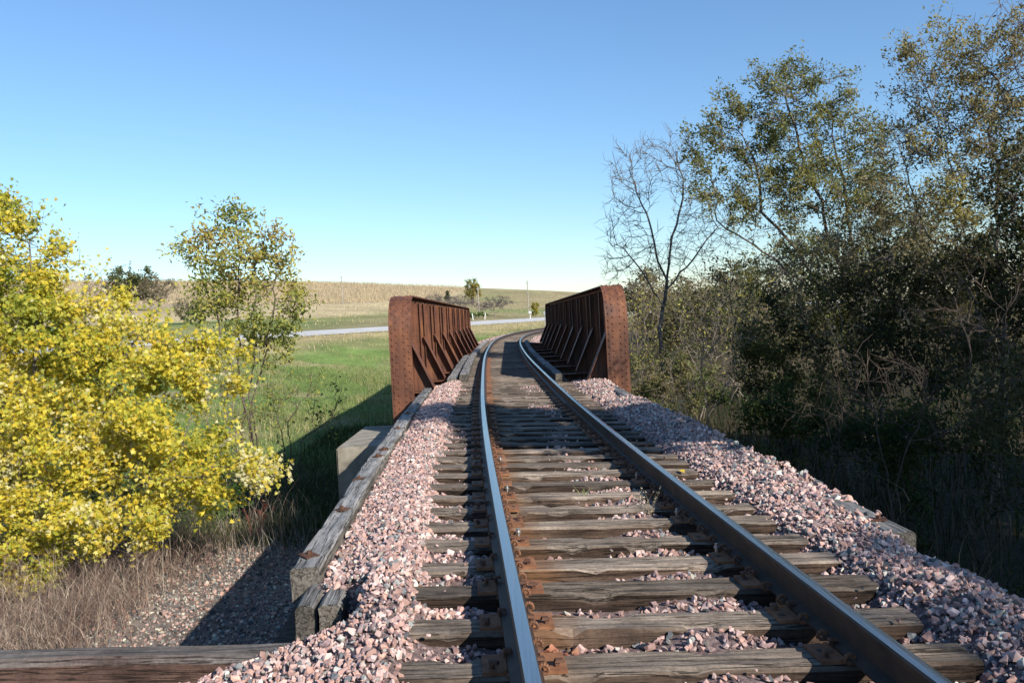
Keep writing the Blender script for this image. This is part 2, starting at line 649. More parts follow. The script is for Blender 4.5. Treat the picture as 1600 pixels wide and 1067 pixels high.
def sstep(a, b, x):
    t = np.clip((x - a) / (b - a), 0, 1)
    return t * t * (3 - 2 * t)


def creek_c(X):
    X = np.asarray(X, float)
    return 23.4 + 16.6 * sstep(-4, 4, X) + 0.55 * np.clip(X - 3, 0, None)


def gz(X, Y, emb=True):
    X = np.asarray(X, float)
    Y = np.asarray(Y, float)
    Yb = np.minimum(Y, 400.0)
    d = road_d(X, Yb)
    low = -3.0 + 0.12 * vnoise(X, Y, 3, 0.35) + 0.05 * vnoise(X, Y, 4, 1.3)
    low = low + 1.6 * sstep(26, 70, X) + 1.4 * sstep(28, 60, Y) * sstep(3, 14, X)
    # creek channel on the right
    cd = np.abs(Y - creek_c(X))
    low = low - 1.55 * (1 - sstep(1.8, 5.9, cd))
    z = low + (0.42 - low) * (1 - sstep(1.0, 31.0, d)) ** 1.15
    road = 0.45 + 0.05 * np.clip(-d, 0, 8.5)
    z = np.where(d < 1.0, 0.42 + 0 * z, z)
    z = np.where(d < 0, road - 0.02, z)
    D = np.clip(-d - 8.5, 0, None)
    hill = np.interp(D, [0, 6, 47, 121, 152, 175, 212, 241, 300, 600, 2000], [0.85, 0.75, 3.2, 8.7, 10.0, 12.9, 18.0, 21.2, 26, 30, 32])
    fade = 1 - 0.9 * sstep(60, 260, X)
    hillz = 0.85 + (hill - 0.85) * fade + 0.25 * vnoise(X, Y, 8, 0.05) * sstep(10, 60, D)
    z = np.where(d < -8.5, hillz, z)
    z = z - 0.02 * np.clip(Y - 405, 0, 400)
    if emb:
        o = np.abs(X - cx(np.clip(Y, -13, 105)))
        near = 1 - sstep(3.85, 4.2, Y)
        zn = -0.62 - 0.5 * np.clip(o - 1.7, 0, None)
        zn = np.maximum(z, zn)
        z = z + (zn - z) * near
        far = sstep(48.4, 50.5, Y)
        zf = -0.5 - 0.45 * np.clip(o - 2.3, 0, None)
        zf2 = np.where(o < 2.3, -0.5, np.maximum(z, zf))
        z = np.where(Y < 112, z + (zf2 - z) * far, z)
    return z


def axis_grid(a, b, fine, lo, hi, grow=1.09):
    xs = list(np.arange(a, b + 1e-6, fine))
    s = fine
    x = xs[-1]
    while x < hi:
        s *= grow
        x += s
        xs.append(x)
    s = fine
    x = xs[0]
    while x > lo:
        s *= grow
        x -= s
        xs.insert(0, x)
    return np.array(xs)


gx = axis_grid(-14, 10, 0.35, -3000, 3000, 1.08)
gy = axis_grid(-2, 60, 0.35, -1500, 4000, 1.035)
GX, GY = np.meshgrid(gx, gy)
GZ = gz(GX, GY)


def ground_col(X, Y):
    n1 = vnoise(X, Y, 21, 0.25)
    n2 = vnoise(X, Y, 22, 0.9)
    n3 = vnoise(X, Y, 23, 0.06)
    d = road_d(X, np.minimum(Y, 400.0))
    D = -d - 8.5
    C = np.zeros(X.shape + (3,))

    def put(mask, c):
        mk = np.clip(mask, 0, 1)[..., None]
        C[:] = C * (1 - mk) + np.array(c) * mk
    put(np.ones_like(X), (0.065, 0.052, 0.034))                       # woodland litter
    lawn = sstep(-3.0, -5.5, X - 0.02 * Y) * sstep(18, 22, Y + n1)
    lawn = np.maximum(lawn, sstep(47, 52, Y) * sstep(3.0, 1.0, X - cx(np.clip(Y, -13, 105))))
    put(lawn, (0.145, 0.205, 0.055))
    put(lawn * sstep(0.0, 0.8, n1 + n2 * 0.5) * 0.75, (0.25, 0.245, 0.10))
    put(lawn * sstep(0.5, 1.1, n2 - 0.4 * n1) * 0.8, (0.32, 0.275, 0.14))
    put(sstep(11, 5, d + 2.0 * n1 + 1.0 * n2), (0.42, 0.335, 0.17))  # dry verge
    near_tr = sstep(7.5, 3.0, np.abs(X - cx(np.clip(Y, -13, 105)))) * sstep(49, 53, Y)
    put(near_tr * 0.8, (0.30, 0.26, 0.13))
    put(sstep(30, 27, Y) * sstep(17, 19, Y) * sstep(0.0, -2.0, X), (0.055, 0.06, 0.028))  # creek bank coloured darker to deepen the girder's shadow there
    bare = sstep(18.5, 15.5, Y + 1.2 * n2) * sstep(1.0, -2.0, X)
    put(bare, (0.23, 0.185, 0.155))
    put((D > 0) * 1.0, (0.15, 0.205, 0.06))
    put(sstep(0.0, 0.8, n3 + 0.5 * n1 + 0.3) * (D > 0) * 0.65, (0.30, 0.265, 0.11))
    tan = sstep(40, 50, D + 3 * n1 + 4 * n3)
    put(tan, (0.49, 0.39, 0.22))
    right = sstep(-32, -16, X - 0.02 * (Y - 200)) * (D > 6)
    put(right * 0.9, (0.30, 0.245, 0.13))
    put(right * sstep(0.1, 0.9, n3 + 0.4 * n1), (0.22, 0.235, 0.09))
    corn = (D > 98) * (X < -36 + (Y - 235) * 0.109) * 1.0
    put(corn, (0.40, 0.31, 0.19))
    return C


def grid_faces(ny, nx):
    idx = np.arange(ny * nx).reshape(ny, nx)
    return np.stack([idx[:-1, :-1], idx[:-1, 1:], idx[1:, 1:], idx[1:, :-1]], -1).reshape(-1, 4)


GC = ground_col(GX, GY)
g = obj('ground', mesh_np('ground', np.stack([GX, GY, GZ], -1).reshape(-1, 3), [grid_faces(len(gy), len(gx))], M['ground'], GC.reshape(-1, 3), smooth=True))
struct(g)

# road: a sheet lying over the ground
t_ = np.linspace(-90, 260, 160)
rows = []
for off in (0.0, -2.8, -5.6, -8.5):
    P = RA[None, :] + t_[:, None] * RD + np.array([0.812, -0.583]) * (off + 0.0009 * t_[:, None] ** 2 * np.where(t_[:, None] < 0, 1.0, 0.35))
    rows.append(np.column_stack([P, np.full(len(t_), 0.45 + 0.05 * -off + 0.03)]))
rv = np.stack(rows, 0).reshape(-1, 3)
struct(obj('road', mesh_np('road', rv, [grid_faces(4, len(t_))], M['asphalt'], smooth=True)))

# creek water on the right of the bridge
cxs = np.linspace(1, 40, 40)
wv = []
for s_ in (-3.4, 3.4):
    wv.append(np.column_stack([cxs, creek_c(cxs) + s_, np.full(40, -3.75)]))
struct(obj('creek_water', mesh_np('creek_water', np.stack(wv, 0).reshape(-1, 3), [grid_faces(2, 40)], M['water'])))

# ------------------------------------------------------------------ ballast
SP = 0.485
Y0 = 3.60


def bal_h(Y, o):
    """ballast height over the tie-top plane"""
    n1 = vnoise(Y * 1.0, o, 31, 2.0)
    n2 = vnoise(Y * 1.0, o, 32, 6.0)
    h = -0.088 + 0.024 * n1 + 0.012 * n2
    h = h + 0.065 * sstep(-0.15, 0.15, o) * sstep(0.62, 0.4, o) * (0.75 + 0.5 * n1)
    h = h + 0.03 * sstep(-0.8, -0.95, o)
    left = sstep(-1.14, -1.34, o)
    h = h + left * 0.093
    h = h - sstep(-1.42, -1.85, o) * 0.12 * sstep(4.2, 4.4, Y)
    right = sstep(1.2, 1.42, o)
    h = h + right * 0.115 + sstep(1.35, 1.75, o) * (0.04 + 0.05 * sstep(5.6, 7.0, Y) - 0.05 * sstep(12, 17, Y) + 0.03 * n1)
    nf = 1 - sstep(4.85, 5.3, Y)
    h = h - (1 - sstep(4.25, 4.6, Y)) * np.clip(-o - 1.4, 0, None) * 0.34
    h = h - 0.3 * sstep(-1.5, -1.64, o) * sstep(4.25, 4.4, Y) * sstep(4.98, 4.84, Y)
    h = h - nf * ( sstep(1.5, 2.1, o) * 0.12 + np.clip(o - 1.9, 0, None) * 0.17)
    return h


by = np.arange(0.6, 19.55, 0.09)
bo = np.arange(-1.86, 1.78, 0.07)
BY, BO = np.meshgrid(by, bo, indexing='ij')
BP = track_pt(BY, BO, TIE_Z + bal_h(BY, BO) - 0.012)
b1 = obj('ballast_bed', mesh_np('ballast_bed', BP.reshape(-1, 3), [grid_faces(len(by), len(bo))[:, ::-1]], M['bed'], smooth=True))
struct(b1)
for lo_, hi_ in ((-3.2, -1.86), (1.73, 6.0)):
    by2 = np.arange(0.4, 4.3 if lo_ < 0 else 4.2, 0.09)
    bo2 = np.arange(lo_, hi_ + 0.01, 0.07)
    BY, BO = np.meshgrid(by2, bo2, indexing='ij')
    BP = track_pt(BY, BO, TIE_Z + bal_h(BY, BO) - 0.014)
    struct(obj('ballast_bed', mesh_np('ballast_bed', BP.reshape(-1, 3), [grid_faces(len(by2), len(bo2))[:, ::-1]], M['bed'], smooth=True)))
# beyond the bridge
by3 = np.arange(48.6, 108, 0.5)
bo3 = np.array([-2.6, -1.9, -1.3, -0.6, 0.0, 0.6, 1.3, 1.9, 2.6])
BY, BO = np.meshgrid(by3, bo3, indexing='ij')
hh = np.interp(np.abs(BO), [0, 1.3, 1.9, 2.6], [-0.07, -0.03, -0.06, -0.42])
BP = track_pt(BY, BO, TIE_Z + hh)
struct(obj('ballast_bed', mesh_np('ballast_bed', BP.reshape(-1, 3), [grid_faces(len(by3), len(bo3))[:, ::-1]], M['bed'], smooth=True)))

# crushed stone shapes
import bmesh


def stone_shapes(k=22, seed=5):
    rs = np.random.RandomState(seed)
    out = []
    for _ in range(k):
        b = bmesh.new()
        n = rs.randint(9, 14)
        p = rs.normal(size=(n, 3))
        p /= np.linalg.norm(p, axis=1)[:, None]
        p *= rs.uniform(0.75, 1.05, (n, 1))
        p *= np.array([1.0, rs.uniform(0.6, 0.9), rs.uniform(0.45, 0.75)])
        for q in p:
            b.verts.new(q)
        r_ = bmesh.ops.convex_hull(b, input=b.verts)
        bmesh.ops.delete(b, geom=[e for e in r_['geom_interior'] if isinstance(e, bmesh.types.BMVert)], context='VERTS')
        bmesh.ops.triangulate(b, faces=b.faces)
        b.verts.ensure_lookup_table()
        b.verts.index_update()
        out.append((np.array([v.co[:] for v in b.verts]), np.array([[v.index for v in f.verts] for f in b.faces])))
        b.free()
    return out


SHAPES = stone_shapes()


def rand_rot(n, rs, tilt=1.0):
    q = rs.normal(size=(n, 4))
    q[:, 1:3] *= tilt
    q /= np.linalg.norm(q, axis=1)[:, None]
    a, b, c, d = q.T
    return np.stack([np.stack([1 - 2 * (c * c + d * d), 2 * (b * c - a * d), 2 * (b * d + a * c)], -1),
                     np.stack([2 * (b * c + a * d), 1 - 2 * (b * b + d * d), 2 * (c * d - a * b)], -1),
                     np.stack([2 * (b * d - a * c), 2 * (c * d + a * b), 1 - 2 * (b * b + c * c)], -1)], -2)


def scatter(tmpl, P, S, Rm, C):
    """instances of templates baked into one mesh"""
    Vs, Fs, Cs = [], [], []
    base = 0
    rs = np.random.RandomState(len(P))
    which = rs.randint(0, len(tmpl), len(P))
    for k, (v_, f_) in enumerate(tmpl):
        ii = np.where(which == k)[0]
        if not len(ii):
            continue
        W = np.einsum('nij,vj->nvi', Rm[ii], v_) * (S[ii][:, None, None] if S.ndim == 1 else S[ii][:, None, :]) + P[ii][:, None, :]
        Vs.append(W.reshape(-1, 3))
        Cs.append(np.repeat(C[ii], len(v_), 0))
        Fs.append((f_[None] + (base + np.arange(len(ii)) * len(v_))[:, None, None]).reshape(-1, f_.shape[1]))
        base += len(ii) * len(v_)
    return np.vstack(Vs), np.vstack(Fs), np.vstack(Cs)


def stone_cols(n, rs, grey=0.22):
    pal = np.array([(0.50, 0.325, 0.28), (0.57, 0.395, 0.345), (0.43, 0.26, 0.22), (0.62, 0.46, 0.41), (0.51, 0.31, 0.245), (0.35, 0.235, 0.22)])
    gp = np.array([(0.17, 0.175, 0.18), (0.26, 0.26, 0.25), (0.10, 0.105, 0.11), (0.36, 0.35, 0.32), (0.62, 0.58, 0.48), (0.30, 0.25, 0.21)])
    g_ = rs.rand(n) < grey
    c = np.where(g_[:, None], gp[rs.randint(0, len(gp), n)], pal[rs.randint(0, len(pal), n)])
    return c * rs.uniform(0.68, 1.18, (n, 1))


rs = np.random.RandomState(11)


def place(n, ylo, yhi, olo, ohi, size, lift=0.3):
    Y = rs.uniform(ylo, yhi, n)
    o = rs.uniform(olo, ohi, n)
    s = rs.gamma(6, size / 6, n).clip(size * 0.4, size * 2.1)
    z = TIE_Z + bal_h(Y, o) + s * rs.uniform(-0.25, lift, n)
    return Y, o, s, z


sets = [place(3200, 5.5, 18.5, 1.74, 1.98, 0.024, 0.9), place(9500, 2.2, 5.1, -3.0, -1.22, 0.0185), place(7000, 4.9, 10.0, -1.85, -1.2, 0.019), place(7500, 10, 19.5, -1.85, -1.15, 0.022),
        place(15000, 1.6, 4.9, 1.25, 3.7, 0.020), place(8500, 4.7, 10.0, 1.2, 1.80, 0.0195, 0.6), place(8500, 10, 19.5, 1.15, 1.80, 0.0225, 0.6),
        place(14000, 2.6, 9.0, -1.22, 1.28, 0.020), place(9000, 9, 19.5, -1.22, 1.25, 0.022)]
BYs = np.concatenate([q[0] for q in sets])
BOs = np.concatenate([q[1] for q in sets])
BS = np.concatenate([q[2] for q in sets])
BZ = np.concatenate([q[3] for q in sets])
# leave the ties clear, except for a few stray stones that lie on top
tn = np.round((BYs - Y0) / SP)
tie_d = np.abs(BYs - Y0 - tn * SP)
on_tie = (tie_d < 0.125) & (np.abs(BOs) < 1.29)
keep = ~on_tie | (np.abs(BOs) > 1.24)
# bare patches deep in the left half of the cribs
keep &= ~((BOs > -0.7) & (BOs < 0.02) & (rs.rand(len(BOs)) < 0.4))
keep &= ~((BOs < -1.62) & (BYs > 4.26) & (BYs < 4.86))
keep &= ~((BOs < -1.83) & (BYs > 4.26))
keep &= ~((BOs > 1.92) & (BYs > 4.16 + 0.05 * BOs * 0) & (BYs < 5.6))
BYs, BOs, BS, BZ = BYs[keep], BOs[keep], BS[keep], BZ[keep]
ns = 160
ys_ = rs.uniform(3, 19, ns)
os_ = np.concatenate([rs.uniform(-1.25, -0.95, 60), rs.uniform(-0.1, 0.6, 50), rs.uniform(0.95, 1.28, 50)])
ss_ = rs.uniform(0.009, 0.02, ns)
BYs = np.concatenate([BYs, ys_])
BOs = np.concatenate([BOs, os_])
BS = np.concatenate([BS, ss_])
BZ = np.concatenate([BZ, TIE_Z + ss_ * 0.45])
# a few stones on the right curb
P = track_pt(BYs, BOs, BZ)
n = len(P)
gr = np.where(BOs > 0.9, 0.24, 0.16)
Cst = stone_cols(n, rs, 0.0)
Cg = stone_cols(n, rs, 1.0)
Cst = np.where((rs.rand(n) < gr)[:, None], Cg, Cst)
inner = np.abs(BOs) < 0.75
Cst[inner] *= 0.85
rusty = (BOs > -0.72) & (BOs < -0.45)
Cst[rusty] = Cst[rusty] * np.array([0.75, 0.5, 0.35])
V_, F_, C_ = scatter(SHAPES, P, BS, rand_rot(n, rs, 0.6), Cst)
bst = obj('ballast_stones', mesh_np('ballast_stones', V_, [F_], M['stone'], C_))
bst['kind'] = 'stuff'
bst['label'] = 'pink and grey crushed stone ballast between and beside the ties'

# stones past the bridge
n = 5000
Y = rs.uniform(48.8, 80, n)
o = rs.uniform(-2.4, 2.4, n)
ok = (np.abs(o) > 1.25) | (rs.rand(n) < 0.25)
Y, o = Y[ok], o[ok]
n = len(Y)
z = TIE_Z + np.interp(np.abs(o), [0, 1.3, 1.9, 2.6], [-0.07, -0.03, -0.06, -0.42]) + 0.01
V_, F_, C_ = scatter(SHAPES, track_pt(Y, o, z), rs.uniform(0.03, 0.06, n), rand_rot(n, rs, 0.6), stone_cols(n, rs, 0.15))
bs2 = obj('far_ballast_stones', mesh_np('far_ballast_stones', V_, [F_], M['stone'], C_))
bs2['kind'] = 'stuff'
bs2['label'] = 'pink ballast stones beside the curving track beyond the bridge'

# gravel spilled on the low ground left of the trestle
n = 42000
X = rs.uniform(-7.2, -0.6, n)
Y = rs.uniform(5, 17.5, n)
ok = (rs.rand(n) < sstep(-7.2, -5.0, X)) & (rs.rand(n) < sstep(17.5, 14.5, Y))
X, Y = X[ok], Y[ok]
n = len(X)
s = rs.gamma(4, 0.0062, n).clip(0.011, 0.09)
Pg = np.column_stack([X, Y, gz(X, Y) + s * 0.2])
V_, F_, C_ = scatter(SHAPES, Pg, s, rand_rot(n, rs, 0.6), stone_cols(n, rs, 0.6) * np.array([0.78, 0.75, 0.7]))
sg = obj('spilled_gravel', mesh_np('spilled_gravel', V_, [F_], M['stone'], C_))
sg['kind'] = 'stuff'
sg['label'] = 'grey and pink gravel spilled on the ground left of the bridge'

# ------------------------------------------------------------------ rails
PROF = [(-.07, -.168), (.07, -.168), (.07, -.157), (.014, -.137), (.009, -.05), (.034, -.039), (.036, -.012), (.029, -.002), (0, .001), (-.029, -.002), (-.036, -.012), (-.034, -.039), (-.009, -.05), (-.014, -.137), (-.07, -.157)]


def rail(side, label):
    ys = np.concatenate([np.arange(-6, 52, 0.4), np.arange(52, 108, 0.8)])
    npf = len(PROF)
    V = np.zeros((len(ys), npf, 3))
    for k, (u_, v_) in enumerate(PROF):
        V[:, k] = track_pt(ys, side * GAUGE / 2 + u_, v_)
    idx = np.arange(len(ys) * npf).reshape(len(ys), npf)
    Q = np.stack([idx[:-1], idx[1:], np.roll(idx, -1, 1)[1:], np.roll(idx, -1, 1)[:-1]], -1)
    mi = np.zeros((len(ys) - 1, npf), int)
    mi[:, 7:9] = 1
    Q = Q.reshape(-1, 4)[:, ::-1]
    me = mesh_np('steel_rail', V.reshape(-1, 3), [Q, idx[0][None], idx[-1][::-1][None]], [M['rail_side'], M['rail_top']], mi=list(mi.ravel()) + [0, 0])
    o = obj('steel_rail', me)
    tag(o, label, 'rail', 'running rails of the track')
    return o


rl = rail(-1, 'left steel rail with shiny head, curving right across the bridge')
rr = rail(1, 'right steel rail with dark shaded side facing the left rail')

# ------------------------------------------------------------------ ties with plates and spikes
TIEM = [rough_timber('railroad_tie', 2.59, 0.225, 0.19, M['tie'], 0, 40, 40 + k, 0.007, 0.045, 0.016) for k in range(7)]
pb = MB()
pb.box((0, 0, 0.0085), (0.36, 0.19, 0.017))
pb.box((-0.085, 0, 0.019), (0.018, 0.186, 0.009))
pb.box((0.085, 0, 0.019), (0.018, 0.186, 0.009))
for sx_ in (-1, 1):                                   # square spike holes: dark pockets
    pass
PLATE = pb.mesh('tie_plate', M['plate'])
pb = MB()
pb.box((0, 0, 0.012), (0.017, 0.017, 0.045))
pb.box((0.008, 0, 0.036), (0.042, 0.034, 0.012), taper=0.72)
SPIKE = pb.mesh('spike', M['spike'])
pb = MB()
pb.box((0, 0, 0.0015), (0.026, 0.024, 0.004))
HOLE = pb.mesh('spike_hole', M['dark'])


def ordinal(n):
    w1 = ['zeroth', 'first', 'second', 'third', 'fourth', 'fifth', 'sixth', 'seventh', 'eighth', 'ninth', 'tenth', 'eleventh', 'twelfth', 'thirteenth', 'fourteenth', 'fifteenth', 'sixteenth', 'seventeenth', 'eighteenth', 'nineteenth']
    tens = {2: 'twenty', 3: 'thirty', 4: 'forty', 5: 'fifty', 6: 'sixty', 7: 'seventy', 8: 'eighty', 9: 'ninety'}
    tieth = {2: 'twentieth', 3: 'thirtieth', 4: 'fortieth', 5: 'fiftieth', 6: 'sixtieth', 7: 'seventieth', 8: 'eightieth', 9: 'ninetieth'}
    if n < 20:
        return w1[n]
    if n % 10 == 0:
        return tieth[n // 10]
    return tens[n // 10] + '-' + w1[n % 10]


def place_tie(Yc, label, group, detail, k, dx=0.0, yaw=0.0, dz=0.0):
    p = track_pt(Yc, dx, TIE_Z + dz)
    o = obj('railroad_tie', TIEM[k % len(TIEM)], None, p, (0, CANT, math.atan(-float(dcx(Yc))) + yaw))
    if (k // len(TIEM)) % 2:
        o.rotation_euler = (0, -CANT, o.rotation_euler[2] + PI) if not detail else o.rotation_euler
    tag(o, label, 'railroad tie', group)
    if detail:
        for side in (-1, 1):
            px = side * GAUGE / 2 - dx
            pl = obj('tie_plate', PLATE, o, (px, 0, 0.0))
            if detail > 1:
                hx = random.uniform(0.125, 0.15)
                spots = [(-0.072, 0.05, 0), (0.072, -0.05, PI)]
                for (x_, y_, r_) in spots:
                    obj('spike', SPIKE, pl, (x_ * 1.05, y_, 0.017), (0, 0, r_))
                for sg_ in (-1, 1):
                    if random.random() < 0.8:
                        obj('spike', SPIKE, pl, (sg_ * hx, random.choice((-0.055, 0.05)), 0.008), (0, 0, random.choice((0, PI)) + random.uniform(-.3, .3)))
                    obj('spike_hole', HOLE, pl, (sg_ * 0.14, random.choice((-0.02, 0.015)) , 0.017))
    return o


G1 = 'ties of the ballasted approach'
nties = 33
for k in range(nties):
    Yc = Y0 + k * SP
    if k < 1:
        lab = 'weathered wooden tie at the bottom edge of the photo, nearest the camera'
    elif k < 18:
        lab = 'weathered brown tie with rusty plates, %s up from the bottom edge of the photo' % ordinal(k + 1)
    else:
        lab = 'worn tie in ballast, %s short of the bridge deck, counted from the deck' % ordinal(nties - k)
    place_tie(Yc + random.uniform(-.012, .012), lab, G1, 2 if k < 18 else 1, k * 3 + 1, random.uniform(-.04, .04), random.uniform(-.012, .012), random.uniform(-.008, .004))
for k in range(1, 4):
    place_tie(Y0 - k * SP, 'weathered tie under the photographer, %s below the bottom edge of the photo' % ordinal(k), G1, 1, k)
DK0, DK1 = 19.72, 48.3
nd = int((DK1 - DK0) / 0.385)
for k in range(nd + 1):
    place_tie(DK0 + k * 0.385, 'dark closely spaced bridge deck tie, %s from the near end of the deck' % ordinal(k + 1), 'ties of the bridge deck', 1 if k < 30 else 0, k * 5 + 2)
for k in range(70):
    place_tie(49.0 + k * 0.52, 'tie of the curve beyond the bridge, %s past the far end of the girders' % ordinal(k + 1), 'ties on the curve beyond the bridge', 0, k * 3)

# rail anchors clipped to the rail base beside each tie, and track bolts
ab = MB()
th = np.linspace(-0.3, PI + 0.3, 9)
for i in range(8):
    a0 = np.array([math.cos(th[i]) * 0.022, 0, math.sin(th[i]) * 0.026])
    a1 = np.array([math.cos(th[i + 1]) * 0.022, 0, math.sin(th[i + 1]) * 0.026])
    ab.cyl(a0, a1, 0.0095, n=6)
ab.box((-0.07, 0, -0.012), (0.17, 0.022, 0.012))
ANCH = ab.mesh('rail_anchor', M['anchor'])
for side, ro in ((-1, rl), (1, rr)):
    for k in range(22):
        for e in (-1, 1):
            Yc = Y0 + k * SP + e * 0.135
            p = track_pt(Yc, side * GAUGE / 2 - side * 0.075, -0.160)
            rz = math.atan(-float(dcx(Yc))) + (0 if side < 0 else PI)
            obj('rail_anchor', ANCH, ro, p, (0, 0, rz))
bb = MB()
bb.cyl((0, 0, -0.02), (0, 0, 0.045), 0.011, n=8)
bb.cyl((0, 0, 0.014), (0, 0, 0.026), 0.019, n=6)
BOLT = bb.mesh('track_bolt', M['bolt'])
for side, ro, ks in ((-1, rl, (4, 7, 10)), (1, rr, (3, 5, 8))):
    for k in ks:
        p = track_pt(Y0 + k * SP + 0.12, side * (GAUGE / 2 - 0.12), TIE_Z + 0.02)
        obj('track_bolt', BOLT, ro, p)

# ------------------------------------------------------------------ timber curbs, wing walls
def along(name, Ya, Yb, o, ztop, W, H, mat, seed, label, cat, group=None, amp=0.006):
    A = track_pt(Ya, o, 0)
    Bp = track_pt(Yb, o, 0)
    L_ = float(np.hypot(*(Bp - A)[:2]))
    me = rough_timber(name, L_, W, H, mat, 1, max(14, int(L_ * 10)), seed, amp, 0.03, 0.02)
    c = (A + Bp) / 2
    ob = obj(name, me, None, (c[0], c[1], ztop), (0, 0, math.atan2(-(Bp - A)[0], (Bp - A)[1])))
    tag(ob, label, cat, group)
    return ob


def hang_plates(ob, L_, n, seed):
    rs_ = random.Random(seed)
    for k in range(n):
        b_ = MB()
        b_.box((0, 0, 0.003), (0.10, 0.10, 0.008))
        b_.cyl((0, 0, 0.005), (0, 0, 0.03), 0.016, n=6)
        b_.build('bolt_washer', M['spike'], ob, False, (rs_.uniform(-.03, .03), -L_ / 2 + 0.3 + k * (L_ - 0.5) / max(1, n - 1), 0.003), (rs_.uniform(-.15, .15), rs_.uniform(-.15, .15), rs_.uniform(0, 3)))


CG = 'timber curbs holding the ballast'
c1 = along('curb_timber', 5.12, 9.3, -1.945, -0.105, 0.185, 0.23, M['curb'], 1, 'grey split curb timber holding ballast on left, its end facing the camera', 'timber', CG)
hang_plates(c1, 4.3, 4, 1)
c2 = along('curb_timber', 9.33, 13.6, -1.945, -0.115, 0.19, 0.25, M['curb'], 2, 'middle grey curb timber along the left ballast, above the concrete pier', 'timber', CG)
hang_plates(c2, 4.2, 3, 2)
c3 = along('curb_timber', 13.63, 18.2, -1.945, -0.12, 0.19, 0.25, M['curb'], 3, 'far grey curb timber on the left, ending beside the left girder end', 'timber', CG)
c4 = along('curb_timber', 5.25, 9.6, 1.86, -0.18, 0.2, 0.24, M['curb'], 4, 'right curb timber half buried in ballast, with dark cut end toward camera', 'timber', CG)
hang_plates(c4, 4.3, 2, 5)
c5 = along('curb_timber', 9.63, 14.0, 1.87, -0.165, 0.2, 0.25, M['curb'], 5, 'middle curb timber along the right ballast edge, before the dry grass', 'timber', CG)
c6 = along('curb_timber', 14.03, 18.2, 1.88, -0.165, 0.2, 0.25, M['curb'], 6, 'far curb timber on the right, ending at the right girder end', 'timber', CG)
s1 = along('stub_timber', 4.72, 5.1, -1.875, -0.205, 0.125, 0.2, M['curb'], 11, 'left one of two cut timber stubs under the left curb end', 'timber', 'timber stubs under the left curb')
s2 = along('stub_timber', 4.68, 5.1, -1.735, -0.19, 0.125, 0.2, M['curb'], 12, 'right one of two cut timber stubs under the left curb end', 'timber', 'timber stubs under the left curb')
s3 = along('stub_timber', 4.5, 5.25, 1.68, -0.215, 0.22, 0.1, M['curb'], 13, 'flat grey plank end in ballast below the right curb timber', 'plank')


def wing(xa, xb, ya, yb, ztop, label, seed):
    L_ = math.hypot(xb - xa, yb - ya)
    root = empty('timber_wing_wall', ((xa + xb) / 2, (ya + yb) / 2, ztop), (0, 0, math.atan2(yb - ya, xb - xa)))
    tag(root, label, 'retaining wall', 'timber wing walls')
    for k in range(9):
        me = rough_timber('wall_timber', L_ - 0.02 * (k % 2), 0.19, 0.29, M['wing'], 0, int(L_ * 9), seed + k, 0.006, 0.02, 0.035)
        obj('wall_timber', me, root, (0, 0.006 * (k % 3), -0.296 * k))
    return root


wing(-5.2, -0.62, 4.56, 4.19, -0.295, 'dark brown heavy timber wall crossing the bottom left corner', 60)
wing(1.75, 6.2, 4.27, 4.27, -0.315, 'timber wall edge just showing above ballast at the right edge', 80)

# ------------------------------------------------------------------ approach trestle below the ballast deck
tr = empty('approach_trestle', (0.2, 11.5, -0.5))
tag(tr, 'dark timber trestle under the ballast, before the girders', 'trestle')
for o_ in (-1.9, -1.2, -0.4, 0.4, 1.2, 1.85):
    A = track_pt(4.75, o_, 0)
    Bp = track_pt(18.3, o_, 0)
    c = (A + Bp) / 2
    L_ = float(np.hypot(*(Bp - A)[:2]))
    b_ = MB()
    b_.box((0, 0, 0), (0.25, L_, 0.42))
    b_.build('stringer', M['pile'], tr, False, tuple(np.array([c[0], c[1], -0.78]) - np.array(tr.location)), (0, 0, math.atan2(-(Bp - A)[0], (Bp - A)[1])))
b_ = MB()
for k in range(46):
    Yp = 4.85 + k * 0.29
    c = track_pt(Yp, -0.02, 0)
    al = math.atan(-float(dcx(Yp)))
    b_.box(np.array([c[0], c[1], -0.53]) - np.array(tr.location), (4.2, 0.285, 0.075), Matrix.Rotation(al, 3, 'Z'))
b_.build('deck_planks', M['pile'], tr)
for Yp in (9.2, 13.7):
    c = track_pt(Yp, 0, 0)
    b_ = MB()
    b_.box(np.array([c[0], Yp, -1.16]) - np.array(tr.location), (4.3, 0.32, 0.33))
    b_.build('bent_cap', M['pile'], tr)
    for o_ in (-1.8, -0.9, 0, 0.9, 1.8):
        b_ = MB()
        b_.cyl(np.array([c[0] + o_ * 1.12, Yp, -4.2]) - np.array(tr.location), np.array([c[0] + o_, Yp, -1.32]) - np.array(tr.location), 0.19, 0.16, 12)
        b_.build('pile', M['pile'], tr)

# concrete pier with its lit top, and the far abutment


def concrete(name, x0, x1, y0, y1, z0, z1, label, cat, bev=0.03):
    b_ = bmesh.new()
    bmesh.ops.create_cube(b_, size=1)
    bmesh.ops.scale(b_, vec=(x1 - x0, y1 - y0, z1 - z0), verts=b_.verts)
    bmesh.ops.bevel(b_, geom=list(b_.edges), offset=bev, segments=2, affect='EDGES')
    me = bpy.data.meshes.new(name)
    b_.to_mesh(me)
    b_.free()
    me.materials.append(M['concrete'])
    o = obj(name, me, None, ((x0 + x1) / 2, (y0 + y1) / 2, (z0 + z1) / 2))
    tag(o, label, cat)
    return o


PT = -1.13
concrete('concrete_pier', -3.68, 3.6, 16.8, 20.1, -4.2, PT, 'pale concrete pier below left curb, under the near girder ends', 'pier')
concrete('concrete_abutment', -3.5, 3.4, 46.6, 48.55, -4.2, PT, 'concrete abutment under the far ends of the girders', 'abutment')

